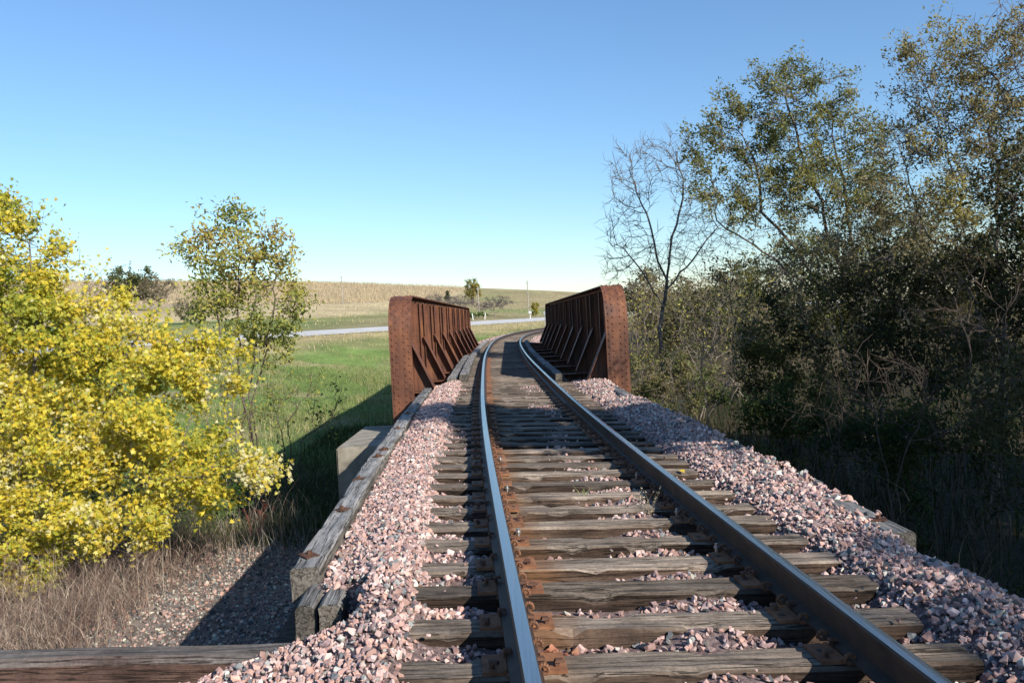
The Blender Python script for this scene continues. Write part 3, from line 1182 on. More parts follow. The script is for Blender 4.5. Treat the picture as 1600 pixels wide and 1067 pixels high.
# ------------------------------------------------------------------ plate girders
GL = 29.6
GH_TOP, GH_BOT = 1.945, PT + 0.04
RAD = 0.85
FW = 0.50                      # flange width


def girder_parts(root, rng):
    H = GH_TOP - GH_BOT

    def outline(off=0.0, steps=9):
        pts = []
        r = RAD - off
        for k in range(steps + 1):
            a = PI - k * (PI / 2) / steps
            pts.append((RAD + r * math.cos(a), H - RAD + r * math.sin(a)))
        pts2 = [(GL - x, z) for x, z in reversed(pts)]
        return [(off, 0.0)] + pts + pts2 + [(GL - off, 0.0)]
    # web plate
    b = MB()
    b.prism(outline(0.03), 1, -0.008, 0.008)
    b.build('web_plate', M['rust'], root)
    # cover plate sweeping up the near end, along the top and down the far end
    out = outline(0.0)
    inn = outline(0.026)
    b = MB()
    n = len(out)
    V, F = [], []
    for (xo, zo), (xi, zi) in zip(out, inn):
        V += [(xo, -FW / 2, zo), (xo, FW / 2, zo), (xi, FW / 2, zi), (xi, -FW / 2, zi)]
    for i in range(n - 1):
        for k in range(4):
            F.append((i * 4 + k, i * 4 + (k + 1) % 4, (i + 1) * 4 + (k + 1) % 4, (i + 1) * 4 + k))
    F += [(0, 1, 2, 3), tuple((n - 1) * 4 + k for k in (3, 2, 1, 0))]
    b.add(V, F)
    # rivet heads in two staggered pairs of rows
    seg = [(np.array(out[i]), np.array(out[i + 1])) for i in range(n - 1)]
    tot = sum(np.linalg.norm(q - p) for p, q in seg)
    pitch = 0.148

    def at_s(s):
        for p, q in seg:
            l_ = np.linalg.norm(q - p)
            if s <= l_:
                d_ = (q - p) / l_
                return p + d_ * s, np.array([-d_[1], d_[0]])
            s -= l_
        d_ = (seg[-1][1] - seg[-1][0])
        d_ /= np.linalg.norm(d_)
        return seg[-1][1], np.array([-d_[1], d_[0]])
    s = 0.07
    k = 0
    while s < tot - 0.05:
        if s < H + 3.0 or s > tot - H - 0.8:
            p, nr = at_s(s)
            for yy in ((-0.185, 0.185) if k % 2 else (-0.085, 0.085)):
                b.dome((p[0], yy, p[1]), (nr[0], 0, nr[1]), 0.026, 8)
        s += pitch / 2
        k += 1
    b.build('cover_plate', M['rust'], root)
    # flange angles, inside and outside faces
    for sy in (-1, 1):
        b = MB()
        y0_, y1_ = sorted((sy * 0.008, sy * 0.024))
        o2, i2 = outline(0.028), outline(0.185)
        V, F = [], []
        for (xo, zo), (xi, zi) in zip(o2, i2):
            V += [(xo, y0_, zo), (xo, y1_, zo), (xi, y1_, zi), (xi, y0_, zi)]
        for i in range(n - 1):
            for kk in range(4):
                F.append((i * 4 + kk, i * 4 + (kk + 1) % 4, (i + 1) * 4 + (kk + 1) % 4, (i + 1) * 4 + kk))
        F += [(0, 1, 2, 3), tuple((n - 1) * 4 + kk for kk in (3, 2, 1, 0))]
        b.add(V, F)
        if sy > 0:
            x = 0.5
            while x < GL - 0.4:
                b.dome((x, y1_, H - 0.11), (0, 1, 0), 0.017, 6)
                x += 0.16
        b.build('flange_angle', M['rust'], root)
    # bottom flange
    b = MB()
    b.box((GL / 2, 0, 0.016), (GL - 0.06, FW, 0.03))
    b.box((GL / 2, 0.017, 0.11), (GL - 0.06, 0.016, 0.16))
    b.box((GL / 2, -0.017, 0.11), (GL - 0.06, 0.016, 0.16))
    b.build('bottom_flange', M['rust'], root)
    # stiffeners
    dz = -0.24 - GH_BOT          # floor level above girder bottom
    nb = 10
    bx = [0.42 + k * (GL - 0.84) / (nb - 1) for k in range(nb)]
    step = bx[1] - bx[0]
    for k in range(nb):
        for q in (0.0, 1 / 3, 2 / 3):
            x = bx[k] + q * step
            if x > GL - 0.3:
                continue
            for sy in (-1, 1):
                b = MB()
                # angle: leg flat on the web with rivets + outstanding leg
                b.box((x, sy * 0.032, H / 2 - 0.0), (0.10, 0.014, H - 0.42))
                b.box((x - 0.045, sy * 0.118, H / 2 - 0.0), (0.013, 0.175, H - 0.24))
                if sy > 0 and q != 1 / 3:
                    b.box((x - 0.045, 0.118 + 0.0895, H / 2), (0.11, 0.013, H - 0.26))
                if sy > 0:
                    z = 0.35
                    while z < H - 0.28:
                        b.dome((x + 0.012, sy * 0.039, z), (0, sy, 0), 0.017, 6)
                        b.dome((x - 0.0515, sy * 0.15, z + 0.07), (-1, 0, 0), 0.015, 6)
                        z += 0.15
                b.build('stiffener', M['rust'], root)
    # knee braces
    for x in bx:
        b = MB()
        zb, zt = dz, dz + 1.16
        b.prism([(0.06, zb), (0.66, zb), (0.66, zb + 0.06), (0.17, zt), (0.06, zt)], 0, x + 0.012, x + 0.026)
        # edge angle along the slope
        d_ = np.array([0.17 - 0.66, zt - zb - 0.06])
        l_ = np.linalg.norm(d_)
        ang = math.atan2(d_[1], d_[0])
        Rx = Matrix.Rotation(ang, 3, 'X')
        b.box((x + 0.019, 0.415 + 0.0085, (zb + 0.06 + zt) / 2 + 0.004), (0.36, l_ + 0.03, 0.016), Rx)
        for t in np.linspace(0.08, 0.92, 9):
            b.dome((x + 0.011, 0.66 + d_[0] * t - 0.05, zb + 0.06 + d_[1] * t - 0.02), (-1, 0, 0), 0.013, 6)
        b.build('knee_brace', M['rust'], root)
    return bx


ga = empty('plate_girder', (-2.49, 18.55, GH_BOT), (0, 0, math.atan2(29.4, -0.10)))
# local +x runs along the bridge, local -y is to the right of travel -> mirror so that braces face the track
tag(ga, 'rusty riveted plate girder on left of the track, sunlit braced face', 'bridge girder', 'plate girders of the bridge')
bx = girder_parts(ga, random.Random(3))
for ch in ga.children:
    for v_ in []:
        pass
# turn the braces towards +X (track side): local y -> -y
done = set()
for ch in ga.children:
    me = ch.data
    if me.name in done:
        continue
    done.add(me.name)
    co = np.zeros(len(me.vertices) * 3, dtype=np.float32)
    me.vertices.foreach_get('co', co)
    co = co.reshape(-1, 3)
    co[:, 1] *= -1
    me.vertices.foreach_set('co', co.ravel())
    me.flip_normals()
    me.update()
gb = copy_tree(ga)
gb.location = (2.25, 18.55 + GL, GH_BOT)
gb.rotation_euler = (0, 0, math.atan2(-29.4, 0.10))
gb['label'] = 'rusty plate girder on right of the track, inner face black in shade'

# floor beams, stringers and guard timbers
fl = empty('bridge_floor', (-0.12, 33.4, -1.0))
tag(fl, 'dark steel floor beams of the bridge between the two girders', 'bridge floor')
for x in bx:
    Yb = 18.55 + x
    xl, xr = -2.49 - 0.10 * x / 29.4 + 0.06, 2.35 - 0.10 * x / 29.4 - 0.06
    b = MB()
    c = np.array([(xl + xr) / 2, Yb + 0.03, 0]) - np.array(fl.location)
    b.box(c + np.array([0, 0, -0.27]), (xr - xl, 0.30, 0.025))
    b.box(c + np.array([0, 0, -0.62]), (xr - xl, 0.016, 0.675))
    b.box(c + np.array([0, 0, -0.97]), (xr - xl, 0.30, 0.025))
    for xx in np.arange(xl + 0.1, xr, 0.13):
        for yy in (-0.1, 0.1):
            if abs(xx - (xl + xr) / 2) > 1.35:
                b.dome(np.array([xx, Yb + 0.03 + yy, -0.2575]) - np.array(fl.location), (0, 0, 1), 0.016, 6)
    b.build('floor_beam', M['rust'], fl)
for sx_ in (-1, 1):
    for k in range(9):
        ya, yb = 18.55 + bx[k] + 0.05, 18.55 + bx[k + 1] + 0.01
        ym = (ya + yb) / 2
        xx = float(cx(ym)) * 0.5 - 0.07 + sx_ * 0.85
        b = MB()
        b.box(np.array([xx, ym, -0.66]) - np.array(fl.location), (0.3, yb - ya, 0.5))
        b.build('floor_stringer', M['dark'], fl)
GTG = 'guard timbers on the bridge deck'
nseg = 7
for o_, nm in ((-1.19, 'left'), (1.08, 'right')):
    for k in range(nseg):
        ya = 19.62 + k * (48.2 - 19.62) / nseg
        yb = ya + (48.2 - 19.62) / nseg - 0.03
        if k == 0:
            lab = 'near guard timber on the %s of the deck, cut end in the sun' % nm
        elif k == nseg - 1:
            lab = 'last guard timber on the %s of the deck, at the far girder end' % nm
        else:
            lab = 'guard timber on the %s of the deck, %s from the near end' % (nm, ordinal(k + 1))
        along('guard_timber', ya, yb, o_, TIE_Z - o_ * TC + 0.17, 0.21, 0.16, M['curb'], 100 + k + int(o_ * 10), lab, 'timber', GTG)
for k in range(3):
    ya = 19.68 + k * 4.1
    along('walk_plank', ya, ya + 4.06, -1.47, TIE_Z + 1.47 * TC + 0.075, 0.24, 0.07, M['curb'], 140 + k, 'grey plank outside the left guard timber, %s from the near deck end' % ordinal(k + 1), 'plank', 'planks beside the left guard timber')

# ------------------------------------------------------------------ trees


def unit(v_):
    return v_ / (np.linalg.norm(v_, axis=-1, keepdims=True) + 1e-9)


def colonize(paths, blobs, na, step, kill, seed, trop=0.08, jit=0.18, iters=140):
    """branches grown through the crown volume towards scattered points"""
    rs = np.random.RandomState(seed)
    vols = np.array([b[1][0] * b[1][1] * b[1][2] for b in blobs]) ** (0.85)
    cnt = np.maximum(8, (na * vols / vols.sum())).astype(int)
    A = []
    for (c, r), k in zip(blobs, cnt):
        d = unit(rs.normal(size=(k, 3)))
        A.append(np.asarray(c) + d * (rs.rand(k, 1) ** (1 / 2.4)) * np.asarray(r))
    A = np.vstack(A)
    pos, par = [], []
    for path in paths:
        pts = [np.asarray(p, float) for p in path]
        prev = -1
        if pos:
            dq = np.linalg.norm(np.array(pos) - pts[0], axis=1)
            if dq.min() < step * 1.01 or dq.min() < 0.75:
                prev = int(dq.argmin())
        if prev >= 0:
            last = pos[prev]
        else:
            pos.append(pts[0])
            par.append(-1)
            prev = len(pos) - 1
            last = pts[0]
            pts = pts[1:]
        for p in pts:
            m_ = max(1, int(np.linalg.norm(p - last) / step))
            st = last
            ln_ = np.linalg.norm(p - last)
            wv1, wv2 = rs.normal(size=3) * ln_ * 0.03, rs.normal(size=3) * ln_ * 0.02
            for q in range(1, m_ + 1):
                t_q = q / m_
                x = st + (p - st) * t_q + rs.normal(size=3) * step * 0.07 + wv1 * math.sin(PI * t_q) + wv2 * math.sin(2 * PI * t_q)
                pos.append(x)
                par.append(prev)
                prev = len(pos) - 1
            last = p
    base_n = len(pos)
    Pn = np.array(pos)
    kids = np.zeros(len(pos) + na * 4 + 20000, int)
    D = np.linalg.norm(A[:, None] - Pn[None], axis=2)
    near = D.argmin(1)
    nd_ = D.min(1)
    alive = np.ones(len(A), bool)
    for it in range(iters):
        ai = np.where(alive)[0]
        if not len(ai):
            break
        acc = {}
        dirs = unit(A[ai] - Pn[near[ai]])
        u_, inv = np.unique(near[ai], return_inverse=True)
        S = np.zeros((len(u_), 3))
        np.add.at(S, inv, dirs)
        ok = kids[u_] < 4
        u_, S = u_[ok], S[ok]
        if not len(u_):
            break
        S = unit(unit(S) + np.array([0, 0, trop]) + rs.normal(size=S.shape) * jit)
        NP = Pn[u_] + S * step
        start = len(Pn)
        Pn = np.vstack([Pn, NP])
        par += [int(x) for x in u_]
        kids[u_] += 1
        dn = np.linalg.norm(A[ai][:, None] - NP[None], axis=2)
        j = dn.argmin(1)
        dm = dn[np.arange(len(ai)), j]
        better = dm < nd_[ai]
        near[ai[better]] = start + j[better]
        nd_[ai[better]] = dm[better]
        alive &= nd_ > kill
    return Pn, np.array(par), base_n


def radii(par, tip, expo=2.3):
    n = len(par)
    acc = np.zeros(n)
    r = np.zeros(n)
    te = tip ** expo
    for i in range(n - 1, -1, -1):
        r[i] = max(acc[i], te)
        if par[i] >= 0:
            acc[par[i]] += r[i]
    return r ** (1 / expo)


def tubes(A, B_, ra, rb, sides):
    d = unit(B_ - A)
    t = np.where(np.abs(d[:, 2:3]) < 0.9, np.array([[0, 0, 1.0]]), np.array([[1.0, 0, 0]]))
    u_ = unit(np.cross(d, t))
    v_ = np.cross(d, u_)
    th = np.arange(sides) * 2 * PI / sides
    ring = np.cos(th)[None, :, None] * u_[:, None] + np.sin(th)[None, :, None] * v_[:, None]
    V0 = A[:, None] + ring * ra[:, None, None]
    V1 = (B_ + d * rb[:, None] * 0.25)[:, None] + ring * rb[:, None, None]
    n = len(A)
    V = np.concatenate([V0, V1], 1).reshape(-1, 3)
    b = (np.arange(n) * 2 * sides)[:, None]
    k = np.arange(sides)[None]
    k2 = (np.arange(sides) + 1) % sides
    F = np.stack([b + k, b + k2[None], b + sides + k2[None], b + sides + k], -1).reshape(-1, 4)
    return V, F


# leaf outlines: (vertices, triangles)
def leaf_star():
    pts = [(0, 0, 0)]
    for k, (a, r_) in enumerate([(-90, .5), (-40, .55), (-12, 1.0), (22, .45), (52, 1.05), (74, .5), (90, 1.3), (106, .5), (128, 1.05), (158, .45), (192, 1.0), (220, .55)]):
        pts.append((r_ * math.cos(math.radians(a)), r_ * math.sin(math.radians(a)), 0.18 * (r_ - 0.5) * ((k % 3) - 1)))
    F = [(0, i, i % 12 + 1) for i in range(1, 13)]
    return np.array(pts) * 0.62, np.array(F)


def leaf_oval():
    V = np.array([(0, -1, 0), (0.42, -0.25, 0.16), (0.36, 0.4, 0.12), (0, 1, -0.1), (-0.36, 0.4, 0.12), (-0.42, -0.25, 0.16)], float)
    F = np.array([(0, 1, 2), (0, 2, 3), (0, 3, 4), (0, 4, 5)])
    return V * 0.6, F


STAR = [leaf_star()]
OVAL = [leaf_oval()]


def make_tree(name, label, cat, paths, blobs, seed, na=500, step=0.28, kill=0.4, tip=0.006, bark='bark_brown', leaf=None, twigs=3, twig_len=0.35, twig_r=0.004, trop=0.08, group=None, trunk_scale=1.0, jit=0.18, expo=2.3, rmax=None, leaf_bias=None):
    """thing with a wood mesh (trunk, limbs, twigs) and a crown of leaves; leaf = dict(n, size, pal, tmpl)"""
    rs = np.random.RandomState(seed)
    Pn, par, bn = colonize(paths, blobs, na, step, kill, seed, trop, jit)
    r = radii(par, tip, expo) * trunk_scale
    if rmax:
        r = np.minimum(r, rmax)
    base = Pn[0].copy()
    idx = np.where(par >= 0)[0]
    pa = par[idx]
    big = np.zeros(len(Pn))
    np.maximum.at(big, pa, r[idx])
    ra = np.where(r[idx] >= big[pa] - 1e-9, np.minimum(r[pa], r[idx] * 1.5), r[idx] * 1.2)
    thick = np.maximum(ra, r[idx]) > 0.03
    Vs, Fs, off = [], [], 0
    for mask, sd_ in ((thick, 8), (~thick, 4)):
        if mask.any():
            V, F = tubes(Pn[pa[mask]], Pn[idx[mask]], ra[mask], r[idx[mask]], sd_)
            Vs.append(V)
            Fs.append(F + off)
            off += len(V)
    # twigs on the thin branches
    thin = np.where(r < tip * 2.1)[0]
    tw_pts, tw_dir = [Pn[thin]], [unit(rs.normal(size=(len(thin), 3)))]
    cw = np.where(rs.rand(len(thin)) < (leaf or {}).get('frac', 0.4), 1.0, 0.07)
    wts = [cw * 0.5]
    if twigs and len(thin):
        rep = np.repeat(thin, twigs)
        pd = unit(Pn[rep] - Pn[np.maximum(par[rep], 0)] + 1e-6)
        d = unit(pd * 0.9 + rs.normal(size=(len(rep), 3)) * 0.6 + np.array([0, 0, 0.15]))
        l_ = twig_len * rs.uniform(0.4, 1.2, len(rep))
        m_ = Pn[rep] + d * l_[:, None] * 0.55
        d2 = unit(d + rs.normal(size=d.shape) * 0.35 + np.array([0, 0, 0.1]))
        e_ = m_ + d2 * l_[:, None] * 0.55
        k_ = np.full(len(rep), twig_r)
        for a_, b_, r0, r1 in ((Pn[rep], m_, k_ * 1.2, k_), (m_, e_, k_, k_ * 0.6)):
            V, F = tubes(a_, b_, r0, r1, 3)
            V = V
            Vs.append(V)
            Fq = F + off
            off += len(V)
            Fs.append(Fq)
        tw_pts += [m_, e_]
        wts += [np.repeat(cw, twigs)] * 2
        tw_dir += [d, d2]
    root = empty(name, base)
    tag(root, label, cat, group)
    V = np.vstack(Vs) - base
    obj('trunk', mesh_np('trunk', V, Fs, M[bark], smooth=True), root)
    if leaf:
        tp = np.vstack(tw_pts)
        td = np.vstack(tw_dir)
        if leaf_bias is not None:
            wgt = leaf_bias(tp)
            wgt = wgt / wgt.sum()
            pick = rs.choice(len(tp), leaf['n'], p=wgt)
        else:
            wgt = np.concatenate(wts)
            pick = rs.choice(len(tp), leaf['n'], p=wgt / wgt.sum())
        P_ = tp[pick] + rs.normal(size=(leaf['n'], 3)) * leaf.get('spread', 0.09)
        S_ = leaf['size'] * rs.uniform(leaf.get('smin', 0.5), leaf.get('smax', 1.4), leaf['n'])
        pal = np.array(leaf['pal'])
        # neighbouring leaves share a tone: clumps
        h = vnoise(P_[:, 0] * 1.0 + P_[:, 2] * 0.6, P_[:, 1] + P_[:, 2] * 0.8, seed + 9, 1.6) * 0.5 + 0.5 + rs.normal(size=leaf['n']) * 0.24
        ci = np.clip((h * len(pal)).astype(int), 0, len(pal) - 1)
        C_ = pal[ci] * rs.uniform(0.8, 1.2, (leaf['n'], 1))
        # leaves lie roughly facing up and to the light
        nrm = unit(rs.normal(size=(leaf['n'], 3)) * 0.75 + np.array([0.5, -0.55, 0.5]))
        ax = unit(np.cross(nrm, rs.normal(size=(leaf['n'], 3))))
        ay = np.cross(nrm, ax)
        Rm = np.stack([ax, ay, nrm], -1)
        V_, F_, C2 = scatter(leaf.get('tmpl', OVAL), P_ - base, S_, Rm, C_)
        obj('crown', mesh_np('crown', V_, [F_], M['leaf'], C2), root)
    return root


def blob(px, py, Y, rx, ry, rd=None):
    k = Y / FPX
    return (at(px, py, Y), (rx * k, (rd if rd else (rx + ry) * 0.5 * k), ry * k))


def gpt(px, Y, z=None):
    p = at(px, 600, Y)
    return np.array([p[0], Y, float(gz(p[0], Y)) - 0.05 if z is None else z])


YEL = [(0.34, 0.37, 0.05), (0.48, 0.46, 0.055), (0.62, 0.53, 0.055), (0.72, 0.58, 0.06), (0.69, 0.51, 0.05), (0.58, 0.54, 0.08), (0.74, 0.64, 0.18), (0.72, 0.66, 0.36)]
OLV = [(0.11, 0.13, 0.035), (0.18, 0.19, 0.055), (0.27, 0.25, 0.075), (0.36, 0.31, 0.09), (0.21, 0.21, 0.06)]
GRN = [(0.20, 0.235, 0.055), (0.31, 0.32, 0.07), (0.43, 0.41, 0.085), (0.54, 0.47, 0.10), (0.42, 0.32, 0.09)]
BRN = [(0.12, 0.10, 0.045), (0.20, 0.165, 0.075), (0.30, 0.24, 0.11), (0.23, 0.21, 0.08), (0.38, 0.30, 0.15)]
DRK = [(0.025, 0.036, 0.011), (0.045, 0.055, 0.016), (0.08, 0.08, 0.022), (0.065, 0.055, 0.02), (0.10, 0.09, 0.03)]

# the yellow maple, bottom left
yb = gpt(120, 14.6)
make_tree('yellow_maple_tree', 'bushy maple in bright yellow autumn leaf filling the left side', 'tree',
          [[yb, at(150, 850, 14.4), at(185, 780, 14.0), at(250, 728, 13.7)],
           [yb + np.array([-0.5, 0.2, 0]), at(70, 760, 14.6), at(60, 640, 14.7), at(55, 500, 14.8), at(45, 380, 14.9)],
           [yb + np.array([-0.3, 0.35, 0]), at(120, 740, 15.0), at(170, 620, 15.0), at(210, 530, 15.0)],
           [yb + np.array([-1.6, 0.35, 0]), at(-60, 700, 15.0), at(-80, 560, 15.0)]],
          [blob(40, 440, 14.8, 70, 90), blob(20, 370, 14.8, 60, 55), blob(100, 420, 14.8, 45, 45), blob(70, 560, 14.7, 130, 110), blob(210, 570, 14.6, 120, 85),
           blob(300, 590, 14.4, 75, 65), blob(120, 700, 14.4, 150, 90), blob(260, 690, 14.0, 130, 75), blob(345, 735, 13.6, 85, 45), blob(40, 790, 14.0, 120, 90),
           blob(270, 790, 13.7, 95, 42), blob(60, 870, 13.8, 90, 55), blob(-80, 620, 14.8, 120, 200), blob(160, 815, 13.6, 90, 50), blob(20, 490, 14.8, 90, 70), blob(140, 480, 14.9, 70, 50), blob(-30, 420, 14.8, 60, 80), blob(35, 335, 14.8, 40, 35), blob(5, 345, 14.8, 50, 40)],
          101, na=1350, step=0.24, kill=0.34, tip=0.006, bark='bark_grey', twigs=2, twig_len=0.36, jit=0.2, trunk_scale=0.95,
          leaf=dict(n=92000, size=0.057, pal=YEL, tmpl=STAR, spread=0.105, frac=0.45, smin=0.4, smax=1.7))

# slender tree behind it
sb = gpt(385, 26)
make_tree('slender_tree', 'slender young tree with sparse green and yellow leaves, left of bridge', 'tree',
          [[sb, at(383, 640, 26), at(375, 540, 26), at(372, 420, 26), at(372, 330, 26)],
           [sb + np.array([0.1, 0, 0]), at(378, 620, 26), at(345, 520, 26), at(315, 430, 26)],
           [sb + np.array([0.2, 0.1, 0]), at(400, 600, 26), at(425, 500, 26), at(440, 400, 26)],
           [sb + np.array([0.15, 0.2, 0]), at(390, 620, 26), at(398, 500, 26), at(405, 400, 26)]],
          [blob(370, 340, 26, 30, 28), blob(330, 375, 26, 50, 35), blob(400, 385, 26, 48, 42), blob(310, 405, 26, 28, 35), blob(370, 430, 26, 75, 50), blob(440, 430, 26, 28, 60), blob(440, 480, 26, 40, 45), blob(345, 500, 26, 50, 45), blob(400, 530, 26, 60, 40), blob(290, 390, 26, 22, 22)],
          102, na=480, step=0.3, kill=0.45, tip=0.008, bark='bark_brown', twigs=2, twig_len=0.5, twig_r=0.006, trop=0.2,
          leaf=dict(n=8000, size=0.11, pal=GRN, spread=0.14, frac=0.7), rmax=0.085)
# bare shrubs around its foot
make_tree('bare_shrub', 'bare twiggy shrub on the grass right of the slender tree', 'shrub',
          [[gpt(450, 24), at(450, 660, 24), at(480, 620, 24)], [gpt(440, 24), at(430, 640, 24)], [gpt(455, 24), at(470, 690, 24), at(520, 650, 24)]],
          [blob(470, 620, 24, 70, 45), blob(520, 650, 24, 40, 35), blob(430, 640, 24, 40, 60)], 103, na=130, step=0.22, kill=0.36, tip=0.006, bark='bark_brown', twigs=2, twig_len=0.4, twig_r=0.005,
          leaf=dict(n=420, size=0.09, pal=GRN), group='bare shrubs left of the bridge')
make_tree('bare_shrub', 'bare brown shrub between the yellow maple and the slender tree', 'shrub',
          [[gpt(320, 22), at(320, 640, 22), at(330, 560, 22)], [gpt(345, 22), at(350, 620, 22)]],
          [blob(330, 600, 22, 60, 70), blob(370, 640, 22, 50, 60)], 104, na=140, step=0.22, kill=0.36, tip=0.006, bark='bark_pale', twigs=3, twig_len=0.4, twig_r=0.005,
          leaf=dict(n=500, size=0.08, pal=GRN), group='bare shrubs left of the bridge')
make_tree('green_bush', 'low green bush in shade behind the yellow maple branches', 'bush',
          [[gpt(240, 19), at(240, 760, 19)]], [blob(180, 790, 19, 120, 60), blob(300, 780, 19, 90, 50), blob(20, 680, 19, 90, 90)], 105, na=220, step=0.24, kill=0.36, twigs=2,
          leaf=dict(n=6000, size=0.09, pal=[(0.05, 0.10, 0.02), (0.09, 0.15, 0.03), (0.14, 0.20, 0.05)], spread=0.12))

# right-hand side: bare tree by the girder
bb_ = gpt(1036, 28)
make_tree('bare_tree', 'tall leafless grey tree rising just right of the right girder', 'tree',
          [[bb_, at(1034, 560, 28), at(1041, 440, 28), at(1020, 370, 28), at(1000, 310, 28)],
           [at(1041, 442, 28), at(1058, 350, 28), at(1068, 280, 28)],
           [at(1040, 455, 28), at(1062, 425, 28), at(1090, 398, 28), at(1130, 345, 28)], [at(1036, 480, 28), at(1000, 420, 28), at(975, 390, 28)]],
          [blob(990, 280, 28, 45, 60), blob(1020, 240, 28, 35, 30), blob(975, 350, 28, 35, 50), blob(1060, 260, 28, 40, 50), blob(1090, 330, 28, 45, 60), blob(1010, 400, 28, 70, 40), blob(1120, 370, 28, 40, 40), blob(960, 420, 28, 30, 30), blob(1060, 400, 28, 50, 45)],
          201, na=1000, step=0.26, kill=0.34, tip=0.0075, bark='bark_grey', twigs=4, twig_len=0.5, twig_r=0.006, trop=0.25, jit=0.14, expo=2.25, rmax=0.18)

# leaning leafy tree
lb = gpt(1330, 24)
make_tree('leaning_tree', 'large olive-leaved tree with a limb leaning left over bare tree', 'tree',
          [[lb, at(1300, 500, 24), at(1253, 437, 24), at(1180, 385, 24), at(1120, 345, 24)],
           [lb + np.array([0.3, 0.2, 0]), at(1318, 500, 24), at(1262, 420, 24), at(1190, 330, 24), at(1175, 240, 24)],
           [lb + np.array([0.5, 0.2, 0]), at(1335, 480, 24), at(1290, 350, 24), at(1250, 230, 24), at(1225, 150, 24)],
           [lb + np.array([0.7, 0.1, 0]), at(1345, 480, 24), at(1325, 340, 24), at(1300, 210, 24)]],
          [blob(1110, 225, 24, 40, 45), blob(1140, 185, 24, 45, 40), blob(1120, 300, 24, 45, 40), blob(1190, 230, 24, 50, 60), blob(1225, 140, 24, 55, 42), blob(1290, 160, 24, 50, 45), blob(1240, 210, 24, 70, 60),
           blob(1320, 220, 24, 60, 50), blob(1180, 330, 24, 60, 50), blob(1260, 300, 24, 80, 70), blob(1340, 300, 24, 60, 70), blob(1250, 390, 24, 60, 40), blob(1370, 240, 24, 45, 45), blob(1320, 400, 24, 70, 45), blob(1400, 370, 24, 60, 55), blob(1200, 420, 24, 50, 30)],
          202, na=1600, step=0.28, kill=0.40, tip=0.0075, bark='bark_grey', twigs=5, twig_len=0.5, twig_r=0.006, jit=0.24, rmax=0.24, trunk_scale=1.25,
          leaf=dict(n=38000, size=0.076, pal=OLV, spread=0.08, frac=0.55))

# nearer trees at the right edge, running out of the frame
nb_ = gpt(1540, 15.5)
make_tree('brown_leaf_tree', 'tall tree with thin brown and olive leaves at top right', 'tree',
          [[nb_, at(1530, 480, 15.5), at(1500, 330, 15.5), at(1470, 200, 15.5)],
           [nb_ + np.array([0.2, 0.1, 0]), at(1560, 420, 15.5), at(1560, 250, 15.5), at(1545, 110, 15.5)],
           [nb_ + np.array([0.1, 0.3, 0]), at(1525, 470, 15.8), at(1440, 350, 15.8), at(1410, 240, 15.8)]],
          [blob(1460, 90, 15.5, 70, 45), blob(1440, 140, 15.5, 50, 50), blob(1540, 100, 15.5, 70, 70), blob(1480, 200, 15.5, 85, 65), blob(1420, 240, 15.8, 60, 55), blob(1540, 230, 15.5, 90, 80), blob(1480, 310, 15.5, 90, 70), blob(1390, 310, 15.8, 55, 60), blob(1620, 160, 15.5, 70, 130), blob(1580, 60, 15.5, 50, 45), blob(1600, 330, 15.5, 70, 80), blob(1450, 390, 15.5, 80, 50)],
          203, na=1500, step=0.24, kill=0.33, tip=0.0048, bark='bark_grey', twigs=5, twig_len=0.42, twig_r=0.0042, jit=0.25, rmax=0.16,
          leaf=dict(n=25000, size=0.058, pal=BRN + OLV[2:4], spread=0.06, frac=0.5))
eb = gpt(1700, 12)
make_tree('overhanging_tree', 'dark bare-twigged tree reaching in at the top right corner', 'tree',
          [[eb, at(1690, 300, 12), at(1660, 120, 12), at(1600, 50, 12)], [eb + np.array([.1, .1, 0]), at(1690, 380, 12), at(1640, 330, 12), at(1570, 300, 12)]],
          [blob(1600, 30, 12, 60, 45), blob(1560, 20, 12, 35, 35), blob(1650, 80, 12, 60, 80), blob(1590, 300, 12, 70, 90), blob(1640, 420, 12, 70, 90)],
          204, na=330, step=0.2, kill=0.28, tip=0.004, bark='bark_mauve', twigs=3, twig_len=0.3, twig_r=0.0026, jit=0.22, rmax=0.1,
          leaf=dict(n=3800, size=0.07, pal=DRK, spread=0.09, ), leaf_bias=lambda p: np.where(p[:, 2] > 4.2, 0.05, 1.0))

UND = 'understory thicket right of the track'


def thicket(seed, px, Y, blobs, label, leaves, size, pal, na, twl=0.4, bark='bark_brown', tips=0.005, stems=4, name='thicket_shrub'):
    rs = random.Random(seed)
    b0 = gpt(px, Y)
    paths = []
    for k in range(stems):
        c = blobs[k % len(blobs)][0]
        s0 = b0 + np.array([rs.uniform(-.5, .5), rs.uniform(-.4, .4), 0])
        mid = s0 * 0.55 + np.asarray(c) * 0.45 + np.array([0, 0, 0.15])
        paths.append([s0, mid])
    return make_tree(name, label, 'shrub', paths, blobs, seed, na=na, step=0.24, kill=0.36, tip=tips, bark=bark, twigs=3, twig_len=twl, twig_r=0.0042, jit=0.25, group=UND,
                     leaf=dict(n=leaves, size=size, pal=pal, spread=0.11) if leaves else None)


